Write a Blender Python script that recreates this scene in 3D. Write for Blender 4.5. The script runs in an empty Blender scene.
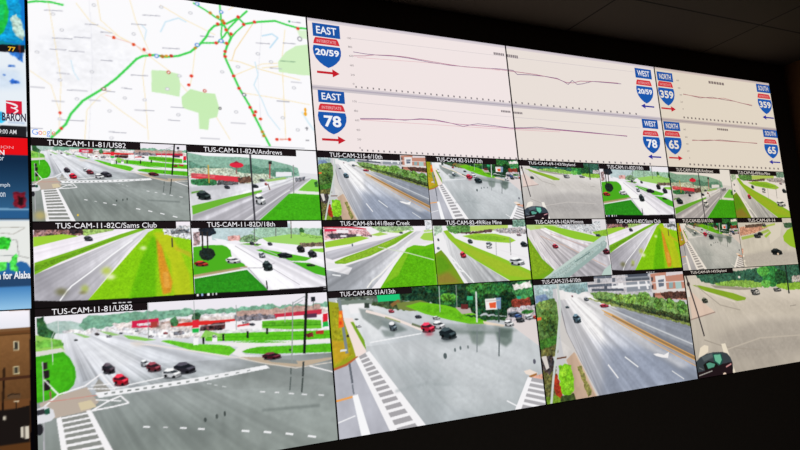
"""Traffic control room: a tiled wall of display panels with camera views,
a road map, speed charts and weather screens, in a dark room."""
import bpy, math
import numpy as np
from mathutils import Matrix, Vector

scene = bpy.context.scene
COL = scene.collection
PW, PH = 1.21, 1.21 * 0.5625        # one panel of the wall
TOP = 3.10                          # height of the top edge of the wall
CEIL = 3.25
DEPTH = 0.085
RIGHT = 4.17 * PW                   # side wall on the right
LEFT = -4.2
BACK = -7.0
FILL_POWER = 60  # power of the added fill light

PICTURES = {}
PICTURES['us82'] = (384, 216, '''
P ebe6ee -35,-111 1077,-40 1057,374 -38,197
G e2e3ea c4c8d0 447,152 437,516 -2,147 1045,200 1013,1035 -1,1045
G c4c8d0 858b89 344,336 370,591 -40,345 1055,421 1008,1390 -47,1030
G 8f9694 878e8a 370,591 362,882 -41,487 1044,643 1008,1390 -47,1030
S 0.10 -37,114 1066,203 1008,1390 -47,1030
V b8bcc2 .5 14 348,169 528,288 990,478 987,544 476,311
V d8dae0 .6 12 75,130 162,154 342,419 216,510 130,321
V a9adb2 .5 12 221,239 346,241 645,478 438,486
V c6c9ce .5 4 101,305 145,313 201,484 157,452
V 9ba19f .5 19 245,563 503,536 987,544 1001,681 499,681
V 949b98 .6 21 605,614 1003,635 1005,868 671,753
V 6f7673 .45 21 213,670 499,693 633,836 426,900 239,847
V 9aa19e .4 19 634,806 973,847 990,996 665,944
K .30 81,85 74,147 283,207 648,384 870,482 748,472 277,524 180,502 175,421 116,444 107,306
K .10 81,85 174,518 756,461 1033,438 1017,1199 264,1108 154,604
V e0e2e8 .7 10 86,131 138,156 248,401 200,392 131,253
F a9bfb8 .10 18,99 61,76 104,82 139,104 138,156 23,145
F 7ba890 .18 127,114 140,69 170,56 194,65 231,57 287,52 350,54 449,60 463,49 517,68 605,66 659,66 741,65 764,55 809,76 887,68 935,81 1018,66 1024,115 658,101 448,97 382,107 285,118 192,135 147,140
F dccfcb .22 223,116 382,107 658,98 1007,106 1009,168 656,162 396,194 253,155
F e8e2e4 .2 375,106 658,98 739,101 739,121 516,118 381,125
F e0dde0 .30 75,135 254,138 396,176 514,186 656,155 737,173 734,237 529,245 379,222 222,157 162,160 74,152
P cf2a52 289,107 375,100 374,154 288,148
F f0dfe6 .4 304,127 371,124 371,142 304,139
P a8453f 349,121 372,118 371,154 348,157
F b9a098 .25 381,119 434,114 481,114 481,138 381,137
P d9332f 414,142 515,137 638,140 641,160 514,162 416,160
F 5c4a48 .5 514,162 563,162 562,200 513,199
F 54383a .6 525,163 627,155 633,197 530,205
L c8c0c4 3.8 514,168 634,165
P f3eff2 602,155 738,147 739,212 600,205
P d44a50 644,180 692,173 692,186 644,192
F b99c92 .18 647,90 789,87 971,81 969,136 787,133 646,122
P c2374d 784,126 974,116 972,150 787,153
P f1edf0 794,147 972,150 971,184 793,174
F 857f86 .4 639,121 739,121 787,140 786,160 711,163 638,153
P 5a3a52 900,141 953,141 951,168 899,168
F dbd6d4 .25 413,166 513,193 512,230 428,229
F 6b6a70 .5 422,186 452,184 455,209 422,210
B 4a7a50 .3 427,131 13,31
B 3f6a48 .3 502,110 14,25
P 6fbf34 737,166 883,172 975,191 984,247 880,239 735,225
F 5aa52c .15 737,173 974,198 973,225 736,199
F dfe0e0 .15 513,199 735,212 880,245 1009,250 1008,271 734,244 529,232
P 5fbb26 530,220 734,237 880,252 1004,263 1006,325 732,295 528,264
P 66bd2c 378,240 405,238 494,277 608,301 635,337 606,370 476,311
P 5bb324 653,347 694,328 876,345 1004,352 1005,413 873,397 729,379 667,362
P e9e6e6 528,276 732,302 877,312 1010,319 1009,346 876,338 731,328 675,338 653,353 670,375 728,392 648,384 620,360 643,320 587,298
P 86c45a 259,186 299,198 366,232 330,232 277,212
P 98c47c 109,152 132,161 162,183 144,186
P 98c07c 186,151 222,163 250,184 222,186
P 8cc860 531,195 599,237 599,262 512,242
N .13 530,220 734,237 880,252 1004,263 1006,325 732,295 528,264
N .13 378,240 405,238 494,277 608,301 635,337 606,370 476,311
N .13 653,347 694,328 876,345 1004,352 1005,413 873,397 729,379 667,362
L 3f9018 6.1 736,199 969,221
L 4ba81c 5.4 536,243 1003,294
P 57b327 623,285 732,295 838,319 732,308
L e6dcd8 9.1 283,237 346,259 443,299 620,379 728,417
F 36603c .4 2,52 22,48 30,95 46,131 57,150 51,183 23,167 4,142
P 93c75e 1,147 23,162 74,186 82,245 0,248
F 6fae4a .25 1,175 74,192 79,221 0,225
P d8d4cf 0,242 73,232 90,257 73,266 -1,270
P 44a51e -1,270 79,255 98,293 112,352 114,403 107,447 87,482 55,509 -4,528
F 4bb021 .08 -1,297 84,279 103,350 105,419 70,479 -3,496
L cfd6d2 4.1 67,71 65,185
L cfd0d0 4.0 55,138 46,171 49,323
P 33292c 21,307 33,304 32,343 21,346
P 2b2028 21,352 38,349 37,394 23,396
P 281c24 23,407 37,405 39,461 22,463
L b8b4bc 5.9 19,301 20,401 17,891
L f0edf2 6.3 23,402 61,488
L 9c5a60 7.5 39,472 40,561
P b5a89c 7,531 61,499 145,467 159,515 179,559 149,603 68,617 45,622 13,565
P cfc1a2 117,551 155,543 172,586 125,597
P 989690 162,476 181,428 210,486 221,523 185,527
L f4f2f4 7.9 4,574 61,493 139,460 188,401 199,432 228,496
L f4f2f4 5.8 61,493 42,450
L f4f2f4 5.7 157,463 217,464
L f4f2f4 5.7 148,478 222,494
L f4f2f4 8.7 157,605 209,560 245,540 269,586 220,597 157,605
L f4f2f4 6.9 170,546 245,569
L c78a80 4.4 35,526 98,524 179,520
P f0f0f2 168,506 277,500 505,482 741,452 755,474 504,512 276,529 179,537
L 7c827f 9.0 197,518 205,517
L 7c827f 9.1 219,517 228,516
L 7c827f 9.1 243,516 252,515
L 7c827f 9.2 267,515 277,514
L 7c827f 9.2 292,514 302,513
L 7c827f 9.3 317,512 327,512
L 7c827f 9.4 343,511 352,510
L 7c827f 9.4 368,509 378,509
L 7c827f 9.5 398,507 407,507
L 7c827f 9.6 427,505 437,504
L 7c827f 9.0 457,502 467,501
L 7c827f 8.5 487,498 498,497
L 8b908e 8.5 522,495 532,493
L 8b908e 8.0 556,491 567,488
L 8b908e 7.5 591,486 602,485
L 8b908e 7.5 630,482 641,480
L 8b908e 6.3 670,477 681,473
L f0f0f2 7.1 228,490 389,458
P 8a8c88 59,620 146,602 254,1009 267,1092 90,1033
P f2f0f2 54,624 68,617 101,1037 79,1029
P f2f0f2 140,601 154,599 279,1096 246,1085
L f2f0f2 9.4 65,627 148,614
L f2f0f2 10.0 67,655 157,642
L f2f0f2 11.1 70,684 165,669
L f2f0f2 12.2 72,714 170,701
L f2f0f2 13.3 74,745 179,734
L f2f0f2 14.4 77,782 187,770
L f2f0f2 15.5 79,818 195,809
L f2f0f2 16.6 81,857 206,849
L f2f0f2 17.2 84,895 217,891
L f2f0f2 17.7 86,940 228,937
L f2f0f2 17.7 91,985 239,985
P d9d9de -4,561 24,546 46,573 51,613 40,632 1,644 -5,637
P 3a3a40 -1,567 21,561 23,589 1,595
P 2a5a48 21,567 35,559 37,593 23,595
E 2b2b30 6,672 11,32
P b9a893 648,384 728,398 871,450 1004,447 1003,460 870,489 756,455 702,419
P 8a8f8d 728,404 856,440 863,468 764,437
L d8cfc4 5.9 641,389 727,436 854,492 1002,480
L f0eeee 8.1 909,490 1003,548
L e8e8ea 10.4 312,735 331,741
L d0d0d2 7.0 375,754 388,758
L e8e8ea 10.6 430,772 449,778
L e8e8ea 10.7 489,793 509,800
L ececee 12.3 639,844 664,853
L ececee 12.5 718,871 743,882
L ececee 12.7 799,903 825,915
L ececee 12.9 883,941 912,955
L e0e0e2 8.2 713,617 731,622
L e0e0e2 8.3 768,633 783,637
L e0e0e2 8.4 820,651 839,657
L e0e0e2 8.5 870,667 889,674
L e0e0e2 8.6 936,686 956,693
L c8cccc 6.1 527,526 541,532
L c8cccc 6.1 551,540 561,545
L c8cccc 6.2 579,555 592,561
V 6f7674 .6 2 716,727 937,746 937,766 715,745
E 4d5452 514,745 5,14
E 565d5b 554,734 5,15
E 4d5452 582,725 4,16
L 5c6462 9.5 835,489 833,528
L 5c6462 8.1 832,547 825,630
L 454b4a 13.8 885,459 879,550
L 4e5553 11.0 878,563 870,653
P e03040 488,127 510,127 509,176 486,176
P 22b04c 486,180 509,180 508,207 486,207
P f4f4f4 488,239 505,241 504,284 487,282
P f4f4f4 554,236 571,239 570,276 552,274
P 202422 519,237 526,238 525,282 518,280
P 202422 589,229 596,230 595,274 588,273
P 202422 677,223 685,224 683,269 676,267
P 202422 750,214 758,215 756,254 749,253
F 6a2a2a .4 907,269 931,266 933,300 905,296
P b03a30 943,261 976,259 974,286 942,281
P f2f0f4 968,149 998,139 1001,249 968,251
P d8283c 977,150 997,146 995,200 974,205
P 22b04c 974,205 995,200 997,235 973,238
L 9aa09e 5.1 342,-2 340,228
L a8acac 4.8 496,9 495,128
L 8f9694 7.5 860,55 840,451
L 98a0a0 4.8 860,62 909,20
L 98a0a0 4.8 859,82 900,46
L 1d2120 18.1 921,-54 891,400
P 2b2f36 933,29 951,28 950,58 934,60
L 6a706e 5.7 942,58 940,105
E 2a332c 836,371 4,7
C 3a2f38 211,371 40,69
C d8263c 247,445 49,75
C c9ccd2 324,363 29,47
C 7c3440 352,389 48,65
C 3a3842 453,414 74,78
C f0f2f6 409,438 63,66
C 5e2030 764,395 72,51
C 4a5050 117,193 12,11
C 554848 180,168 15,17
C b0b0b8 216,185 18,18
Q b5a870 .9 46,930 35,54
E e0c050 269,925 6,14
Q d8d0c8 .8 304,246 19,18
Q 60584e .6 374,154 10,12
C e0d8d8 347,205 19,18
C b04048 396,194 16,15
C e8e8ec 674,164 26,19
C 50505a 699,181 22,19
C c8c8d0 561,237 17,19
C 707078 253,173 12,12
C a0a4ac 303,168 13,12
L 8f9a96 4.5 645,51 640,211
L 9fa4a4 4.8 829,65 824,184
V d4d6da .5 8 161,229 282,249 312,354 219,361
V b2b6ba .5 8 508,366 641,389 682,460 539,470
''')
PICTURES['thirteenth'] = (384, 216, '''
P b9bec2 -25,-84 1233,-64 1106,1379 -76,1042
G e9ebee c3c8cc 92,102 296,413 30,60 408,101 638,354 476,552 78,377
G c2c6c9 a9afb2 386,463 448,979 35,404 1196,352 1106,1379 3,1065
G c6cacd b0b6b8 689,362 652,882 443,312 1051,317 1049,1363 457,838
S 0.07 -31,54 1226,20 1106,1379 -76,1042
V d2d6d9 .6 19 435,435 896,470 959,733 610,762 470,638
V 9fa6a8 .5 21 201,502 427,557 602,871 404,932
V cfd3d6 .5 16 464,731 819,752 833,923 499,934
V a4aaac .4 14 216,237 490,333 791,415 435,435
K .055 94,67 92,102 312,134 418,323 869,466 1102,745 1049,1363 397,1051 152,438 109,278
V 6c7876 .75 3 158,152 240,197 339,311 283,325 189,233
V 747f7c .7 3 213,293 284,304 272,352 228,345
V 77827e .75 4 421,265 589,332 902,392 792,408 536,370
V eceef0 .6 8 99,124 151,130 231,367 173,372
P 7c887f 35,61 189,70 187,106 41,96
F 59645a .3 36,40 227,31 317,40 322,113 188,98 189,70 39,61
P f2f0f2 84,94 153,95 158,159 89,164
P 3c4640 153,95 174,97 173,132 151,130
F 4a5a3e .4 188,98 305,90 406,123 451,180 310,163 186,120
P 25c47a 209,36 313,36 314,91 214,94
P 8c6a40 267,115 306,83 314,105 275,137
F 274430 .55 310,3 571,-3 1021,-29 1022,167 965,305 647,219 454,128 314,91
P 7a8648 295,110 408,101 454,128 499,185 356,176 302,155
P 74c025 335,137 407,115 526,151 647,219 737,284 713,319 641,309 543,266 425,206
F 6ab524 .12 367,148 453,135 646,241 725,298 642,294 449,202
B 2c5a34 .6 495,12 64,45
B 3f7a3a .5 543,108 50,45
B 62a03c .4 540,92 40,23
B 264e2e .6 693,155 47,92
B 3a7038 .55 722,41 85,54
B 336a38 .5 818,58 65,47
B 1f3f28 .55 847,172 49,102
B 4a8a52 .4 949,78 68,72
F 2c5030 .4 606,229 749,262 867,277 864,308 736,299
P b7aca6 574,172 650,188 657,227 606,229
P 6a3030 606,153 641,157 639,195 603,190
P 3fae7a 640,95 671,98 669,129 638,126
F e9e2dc .2 886,32 995,9 996,58 894,73
F 8a4236 .35 877,143 978,146 979,211 872,206
P 30a080 906,122 929,125 927,149 905,146
P f0ecea 732,128 813,125 811,215 731,213
P e2603c 751,161 789,157 785,204 753,200
P 8098b8 791,126 818,125 811,215 790,212
L b9b4b0 6.3 736,144 811,144
P dcd2d0 826,311 940,270 1143,271 1128,588 1029,571 876,373
F b8b0b4 .3 850,212 1008,206 1010,311 907,330 832,304
C 59606a 884,263 78,47
C 3a5a9a 900,281 44,31
C f0f0f2 846,329 55,54
C 4a4c50 909,310 50,47
C c5c8cc 960,297 51,40
C d04a40 994,301 23,32
B 3c7a3c .3 958,256 34,16
P e8d4c0 710,296 824,342 812,356 713,319
V 76827c .8 4 621,307 723,321 703,456 676,482 641,453
V 5f6e68 .5 3 640,324 712,334 697,394 646,386
V 6c7a74 .85 4 764,342 865,371 851,479 816,512 776,467
V 55645e .5 3 779,359 853,385 837,446 785,430
V 9aa2a2 .7 2 493,282 796,346 793,392 538,340
V 8f9795 .9 2 125,127 185,148 228,253 204,292 139,199
V 989f9e .8 2 197,171 307,228 310,257 216,223
L f0e0d8 19.4 158,152 271,216 350,277 417,330
L 9aa56a 7.4 240,205 305,249
L 6f7a62 16.6 360,271 414,308
L f2f3f5 8.1 164,374 398,345
P 9aa028 -31,54 42,82 64,237 87,379 99,470 51,503 -12,531 -53,537
F a2a02a .18 11,113 45,103 69,307 87,448 5,508
V c9a030 .8 3 1,331 58,354 75,445 5,501
P f3dfd8 58,188 96,193 117,280 134,379 144,437 99,470 87,379 71,273
P 7ea62c 86,220 99,221 139,352 144,423 133,393
P b5673c -4,526 51,503 104,457 107,472 55,517 -5,546
P b6b7c0 -9,545 55,517 103,471 120,570 218,1003 168,1112 -33,1055
S 0.07 -9,545 55,517 103,471 120,570 218,1003 168,1112 -33,1055
L 7f8a8c 22.0 46,48 61,429
P f0762c 41,138 56,136 57,250 34,254
E f8b040 46,173 6,14
E e04a28 44,221 6,14
E 30282c 71,314 5,10
L dde0e2 13.8 35,411 60,409
L 6a6e76 16.1 68,506 74,636
L 7a7e86 11.7 73,649 76,711
P fafafc 70,723 93,718 135,1022 96,1025
L f0a45a 13.6 -6,746 69,730
L f4f4f6 8.2 -5,892 75,859
P a5a3a6 99,470 148,437 388,1034 251,1040
P f7f5f7 94,476 110,465 256,1027 225,1033
P f7f5f7 139,443 157,432 401,1052 356,1040
L f7f5f7 9.2 106,492 159,467
L f7f5f7 10.0 114,521 171,497
L f7f5f7 10.7 121,550 182,527
L f7f5f7 12.1 130,582 194,560
L f7f5f7 12.8 139,615 207,594
L f7f5f7 14.2 148,651 221,632
L f7f5f7 14.9 157,688 236,670
L f7f5f7 16.4 167,728 250,707
L f7f5f7 17.8 178,771 268,753
L f7f5f7 19.2 189,818 283,798
L f7f5f7 20.7 201,866 301,848
L f7f5f7 22.1 214,920 320,901
L f7f5f7 23.6 226,978 342,959
P eddccf 899,714 933,708 975,744 950,770 908,739
P a5703c 923,757 969,743 968,758 933,775
F e8b09c .15 939,768 1014,752 1048,830 950,778
P a9a7aa 928,766 1049,822 1029,1062 844,994
P f7f5f7 917,764 939,776 860,1006 828,998
L f7f5f7 14.6 920,803 1034,858
L f7f5f7 16.2 906,839 1031,901
L f7f5f7 17.9 897,876 1027,944
L f7f5f7 19.4 883,915 1023,990
L f7f5f7 21.0 869,954 1008,1033
L f4f4f6 9.8 791,921 841,971
E 5c6668 502,527 9,22
E 6a7476 553,491 5,15
E 6a7476 581,481 5,15
E 7a8284 619,480 5,13
E 60606c 963,651 8,20
L 7c8486 9.1 674,360 662,525
L 6c7476 13.1 792,361 774,575
V a3aaac .7 3 256,723 395,695 513,734 512,748 394,717 255,743
L cfd4d2 15.5 689,69 678,299
L 3c5048 15.1 798,213 793,314
L b9c0bc 6.9 505,6 498,200
L 8a9690 7.1 590,6 584,173
C 6a7880 270,273 36,71
E f0f0f2 266,254 12,13
C 4a4f58 391,220 33,29
C c85060 269,165 27,29
C c9ccd0 476,239 39,29
C e8eaee 485,292 63,66
C d8304c 431,303 67,80
Q b04858 .7 435,355 19,15
C 2c3a3e 525,360 84,96
Q 40484a .6 524,412 34,15
C 8a9090 113,202 17,14
C e8e8ec 119,252 26,21
''')
PICTURES['tenth'] = (384, 216, '''
P c7c7ca -61,-85 1226,-91 1046,1379 -152,1079
G ebe8e8 d2cfd2 218,104 311,451 133,38 401,173 730,600 335,872 137,344
G cfcfd4 9aa2b2 319,368 592,924 127,178 334,200 1041,787 1030,1195 255,1059 162,471
G dad6d6 8d919c 394,250 779,474 372,204 659,280 1074,514 1035,832 765,606 513,376
S 0.10 133,38 338,158 1074,514 1030,1195 255,1059 162,471
V f4f2f2 .75 14 147,81 309,130 383,360 394,590 280,447 183,226
V 8f95a4 .6 14 434,639 616,687 873,937 581,1025 321,1018
K .24 118,3 127,178 338,167 734,565 1055,927 1030,1195 255,1059 162,471
K .22 250,90 422,227 652,341 1068,560 1035,832 634,515
V 8f98aa .5 12 362,585 618,670 942,978 709,1122 356,1042
V eceaea .5 8 334,200 465,318 693,612 955,872 880,876 623,627 383,360
F a9bfc0 .2 4,43 163,40 349,39 355,117 247,132 158,98 118,78 104,176 5,165
F 86a0a2 .25 161,65 348,56 355,117 264,142 193,110
F 7f93b4 .15 8,133 67,122 86,174 32,192 3,189
P e8eef0 58,81 88,83 86,100 57,97
F 64844a .28 3,197 63,171 105,159 132,195 131,343 108,544 45,590 -12,580 -21,483
B 7a9450 .4 59,212 47,40
B 56743a .5 65,351 47,96
B 3f5a30 .5 83,418 29,80
F 4a7a34 .3 -4,486 102,470 108,544 29,579 -10,565
F c3c1c6 .15 330,-22 764,-44 750,218 599,193 403,156 328,132
P 9aa0a8 354,-12 367,-11 363,32 350,31
P 70757f 495,16 515,18 511,62 491,60
P 8f959e 584,-3 746,-9 749,155 582,156
P f3f1f3 530,72 563,75 564,128 524,124
P e8e8ec 660,65 674,67 674,138 660,137
P 565b66 436,81 455,83 452,118 433,116
P 6c727c 396,26 415,27 412,62 392,60
P 686e78 496,78 515,80 512,114 492,113
P f0eef0 716,70 730,71 736,144 722,143
P c08a78 758,10 1029,-26 1025,275 770,229
P e8e4e4 792,31 865,27 862,184 789,186
P 6f7684 809,69 853,63 846,127 809,133
P e0d8d4 757,155 1007,160 1012,189 761,183
P 50484c 762,38 776,39 772,75 758,74
P 50484c 758,110 772,111 768,147 754,146
P 40383c 761,183 775,184 769,238 755,237
P a8c4c0 932,88 977,92 977,158 931,163
P 90aaac 887,94 916,96 910,151 881,149
P d9cfd2 875,0 1060,-24 1054,23 871,37
L d8d2d2 7.4 334,64 759,65
L d8d2d2 7.4 338,21 757,19
T 666c78 15.9 352,9 495,12
T 666c78 15.9 333,81 489,82
T 5a606c 14.1 355,117 564,133
T f0f0f2 12.9 486,103 748,105
T 525864 16.5 603,12 743,13
T 60666f 14.8 586,50 753,51
T a06a58 11.3 773,198 1010,208
L e6e0e0 7.6 749,91 1015,95
F 5a4038 .4 812,179 1034,191 1027,256 841,246
F 78995a .32 340,141 437,134 532,178 648,181 706,160 750,218 820,234 874,277 949,276 1033,332 1028,508 858,421 653,332 492,252 367,195
F 4a5a38 .5 374,188 659,280 1036,444 1031,481 653,332 396,224
B 7da04f .5 517,203 40,35
B 7aa04c .5 596,220 41,44
B 6c9448 .5 685,229 42,53
B 5c8240 .5 786,285 32,54
B 6a9246 .5 872,295 33,54
B 5d8642 .5 957,332 37,64
F 3c4430 .5 655,315 805,369 1017,469 1014,497 788,394 653,337
F 7f8c4c .3 323,182 492,252 653,332 858,421 1028,508 1026,526 821,425 651,350 470,267 323,191
V 7d828c .85 4 471,259 651,350 1054,549 1025,793 768,579 564,400
K .25 278,127 422,227 651,359 1030,555 1027,775 769,571 546,381
V b4b8bf .5 2 395,241 645,411 1029,693 1024,738 640,463
P dca866 391,284 464,335 701,538 1016,801 1018,847 697,578 461,365
P 9a7c58 463,344 700,547 1015,810 1012,833 698,567 462,358
L e0b078 8.0 412,329 694,604 1013,892
L b8aca4 8.0 413,316 696,590 1015,872
L c9cdd2 11.7 376,231 643,428 1028,702
L f0f0f2 13.0 397,759 450,879
L eceef0 11.9 512,712 590,812
L e0e2e4 9.3 820,891 898,978
P f6f4f4 703,719 738,721 779,741 817,721 804,773 762,761 722,740
L 8d8a8e 9.9 147,222 164,446 228,687 310,999
P cfcbc8 127,178 144,263 164,446 228,687 321,1018 253,1083 163,1062 154,835 128,588
P c4a994 144,672 197,616 235,737 307,1031 163,1062 132,951 177,840
S 0.10 123,506 197,616 307,1031 163,1062
L d8b9a0 11.9 202,633 302,1013
F 8d8a52 .3 205,732 229,736 275,975 248,1001
F 6a6a40 .4 -23,578 103,535 103,600 64,641 78,756 59,974 -35,1000 -40,796
F 4b4444 .5 -4,629 66,618 80,724 36,772 -1,725
P d8d2cc 2,622 31,620 40,717 22,729
F a03e28 .25 58,784 82,773 100,976 58,990
F 80c22c .2 93,711 135,703 169,725 177,840 169,927 131,959 92,934 90,822
B 9ad83c .25 118,764 23,39
B 8fd036 .25 138,880 23,47
F 6f9030 .3 -30,939 62,943 93,982 54,1036 -37,1030
F 40502c .3 85,949 161,950 174,1017 78,1026
L 6a4632 11.8 87,653 146,648
L c8d0cc 22.6 145,39 144,263 102,543 55,815 27,1007
P f07040 -1,310 28,306 26,330 -3,334
C 5a7280 237,341 49,82
C c03850 419,257 58,34
C 506068 188,243 24,21
C 7a8088 310,189 31,34
C a07078 226,155 12,17
''')
PICTURES['skyland'] = (384, 216, '''
P d6d2cf -38,-106 1343,-137 1115,1286 -180,1147
G dedad6 b6b3b0 436,220 377,989 -59,80 1308,83 1115,1286 -180,1147
S 0.04 -59,80 1308,83 1115,1286 -180,1147
V a8a5a4 .6 14 178,623 568,533 1028,572 1005,851 266,892
V c9c5c0 .6 12 101,283 597,316 1056,386 1052,544 322,452
V aaa7a6 .4 12 326,741 809,748 997,901 504,994
F 3f6a5a .35 84,35 418,30 1329,-48 1282,246 983,219 614,197 444,161 214,141 137,115
F 8ab85a .25 231,133 407,119 517,128 636,168 629,218 440,191 244,163
P a3a098 197,149 440,191 610,227 436,220 233,181
B 3f8a4c .35 726,104 82,112
B 5aa850 .35 661,48 54,51
B 6db85a .3 670,181 45,40
B 2f5a3a .4 815,132 56,92
F 8fc04a .2 760,189 1292,181 1280,257 881,263 756,220
F b8b4b4 .4 921,119 1304,105 1292,181 912,182
E f4f4f4 444,92 10,12
P 8cb238 56,137 118,147 232,191 374,244 477,299 466,322 397,324 303,275 150,202
L e8e4e0 10.8 112,189 263,271 379,332
P e3cfc8 15,161 101,283 205,409 19,451
L 9c8a88 9.5 3,458 205,409
L b0aca8 10.1 79,139 253,347 411,414
K .04 80,-195 -59,80 1308,83 1115,1286 -180,1147
L 3d3a40 16.3 17,48 65,392 92,619
E 40383c 27,125 11,23
P ececf0 -2,178 28,181 28,247 -2,244
C 5a6058 136,287 47,56
C 8a8c90 563,242 79,79
C f0f0f2 579,254 44,40
C 9a9a9e 762,241 74,51
L 283430 22.2 875,-21 867,292
L a09c9a 7.8 857,426 914,422
L a9a5a2 10.0 88,656 243,747 528,823
L c4c0bc 12.8 198,786 544,707 906,732
P f3efe6 215,714 248,714 299,1012 249,1021
P f3ede2 48,724 82,702 112,716 105,770 62,800 23,811
P 424c56 3,844 38,809 87,786 143,780 214,789 252,809 271,846 282,895 282,952 265,1024 -20,1040
V 6a7880 .7 2 46,806 135,785 146,824 63,855
P 2c5a58 134,794 204,801 212,864 190,916 139,878
P 74c4ac 144,805 195,809 201,862 180,900 149,862
P 20201f 53,881 95,852 154,881 173,922 117,930 61,938
P 5fa394 76,876 101,867 145,889 134,915 86,924
P 2a1f26 -1,944 117,930 200,899 282,895 273,1025 105,1029 -22,1057
L 7a8288 8.3 19,902 47,926
L c0c4c8 8.2 11,973 115,948
E ffe8dc 208,994 13,12
L d8a0a8 13.3 228,932 271,912
''')
PICTURES['andrews'] = (256, 144, '''
P dcdce0 -41,-129 1126,-171 1065,1137 -74,1113
P f1f0f3 -41,-129 1126,-171 1102,345 770,318 -50,203
F 8ab09e .12 -5,94 129,137 387,133 478,140 617,158 774,219 838,258 849,371 606,438 377,421 0,411
F 668f7c .2 6,199 89,274 270,290 460,224 550,274 773,262 834,358 608,397 378,393 157,377 2,358
F b9c4b0 .35 3,305 307,288 379,352 594,355 647,409 848,400 764,460 450,500 -1,437
P e8e8ee 658,324 786,318 784,374 655,394
P d8404e 22,370 377,407 367,475 191,469 21,436
F d2646a .2 22,370 193,389 192,429 21,410
E dc2f48 357,244 53,38
P 9a3040 324,219 384,215 358,189
L 8a5a5a 13.3 356,272 352,367
F 3f7a50 .35 20,463 120,432 198,455 204,522 81,553 18,515
F 6b5246 .4 354,422 454,390 466,472 374,502
F 5a5a5c .5 206,455 360,476 359,517 204,522
L d0a040 12.8 147,257 147,497
P d6d6dc -3,542 449,513 543,469 783,403 932,367 539,579 17,817
S 0.14 -3,542 543,469 932,367 539,579 17,817
K .25 951,309 -3,542 543,469 932,367 539,579 17,817
P 6a9a4c 15,621 101,592 79,619 15,647
P 6fb23a 14,804 294,680 539,579 538,607 291,748 17,921
P bbb9c0 17,921 291,748 538,607 847,428 947,395 757,629 476,1030 10,1037
S 0.08 17,921 291,748 538,607 847,428 947,395 757,629 476,1030 10,1037
K .25 951,309 17,921 538,607 847,428 947,395 757,629 476,1030 10,1037
L e4e4e6 11.3 387,1002 760,573
P 4ead22 484,1030 631,812 749,629 839,613 1020,637 1036,1037
F 4aa820 .10 507,1017 756,657 1002,666 1012,994
P 7cc44a 824,585 894,483 947,410 996,422 1005,594
P e6e6e2 758,615 824,578 1013,609 1012,637 838,627
P 9cbf70 567,440 727,391 742,419 590,467
F 3c6a38 .3 970,452 996,437 992,523 967,524
F 7a7a80 .5 815,401 890,384 887,441 813,458
L 3a3a40 23.2 465,58 467,444 469,1030
L 8f9090 14.4 803,217 790,614
L b05050 16.8 615,201 607,410
P 303030 605,173 632,171 631,214 603,215
L 70504a 13.9 589,495 601,577
C 2c3838 102,658 101,132
C 40404a 276,546 44,54
C 303438 487,526 54,55
C f2f4f8 519,703 85,164
C 6a6a72 544,441 39,42
C d86868 573,495 23,42
''')
PICTURES['sams'] = (256, 144, '''
P f2eaf2 -34,-47 1070,-79 1034,1136 -45,1007
F 8a6a68 .6 5,70 166,61 297,64 296,160 165,168 3,187
F 3a3034 .5 213,74 297,64 296,136 212,145
F 9ab86a .35 297,88 532,55 480,116 295,172
P 9ccb3e 3,175 177,145 271,171 164,215 2,291
P f2ebf4 2,291 271,183 563,81 725,71 466,201 6,487
S 0.06 2,291 271,183 563,81 725,71 466,201 6,487
K .14 766,9 2,291 271,183 563,81 725,71 466,201 6,487
P 7db32a 6,476 281,315 530,154 660,82 698,96 465,250 160,474 4,614
F 6b9c26 .15 5,510 281,339 530,178 280,374 4,579
G d8d6dc a3a1a8 529,228 98,794 4,614 279,410 529,215 698,96 738,96 590,328 306,955 210,1060 -1,1035
S 0.07 4,614 279,410 698,96 590,328 306,955 -1,1035
K .20 766,9 4,614 279,410 698,96 590,328 306,955 -1,1035
L fbfbfd 14.8 148,926 191,815 221,759 336,604 462,420 605,230
P 8fc61e 306,955 426,706 589,377 711,134 765,84 1007,141 1036,1073 269,1068
V 84c41a .8 5 331,934 588,414 723,171 729,484 640,968
V 62b014 .8 6 564,959 650,504 736,184 774,236 752,609 743,979
V 62b014 .5 5 887,518 955,522 973,878 916,947
V dc8c30 .9 5 762,210 799,312 820,514 861,767 844,903 790,922 775,735 768,486
N .12 331,934 589,377 738,109 1007,141 1010,1007
V e8b060 .5 3 797,638 831,640 839,840 799,836
V c6c32a .7 7 744,134 857,137 919,368 978,689 984,954 863,942 847,516
V c8a838 .6 4 879,316 986,397 998,474 891,367
F c9c9cc .5 805,60 1024,50 1018,244 923,215 816,161
F 707478 .5 858,112 995,102 993,153 870,163
L 4a4438 16.8 868,214 869,328
L 706a66 10.4 674,33 672,108
C 505058 328,197 55,72
Q d9ecb0 .9 674,332 22,27
Q b4c848 .8 434,599 31,48
Q e4ecc0 .95 457,673 31,36
Q 6b6a40 .7 156,823 35,46
Q a8b858 .8 297,802 24,47
Q 76703c .5 284,847 24,23
P 1b1618 -71,902 154,933 577,943 1012,932 1006,1158 -73,1026
P f0f0f4 464,984 488,987 488,1023 463,1020
P d8d8dc 501,983 519,985 519,1020 500,1018
P f0f0f4 526,985 544,987 544,1023 525,1021
P e8e8ec 557,986 582,987 581,1023 556,1022
''')
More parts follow.
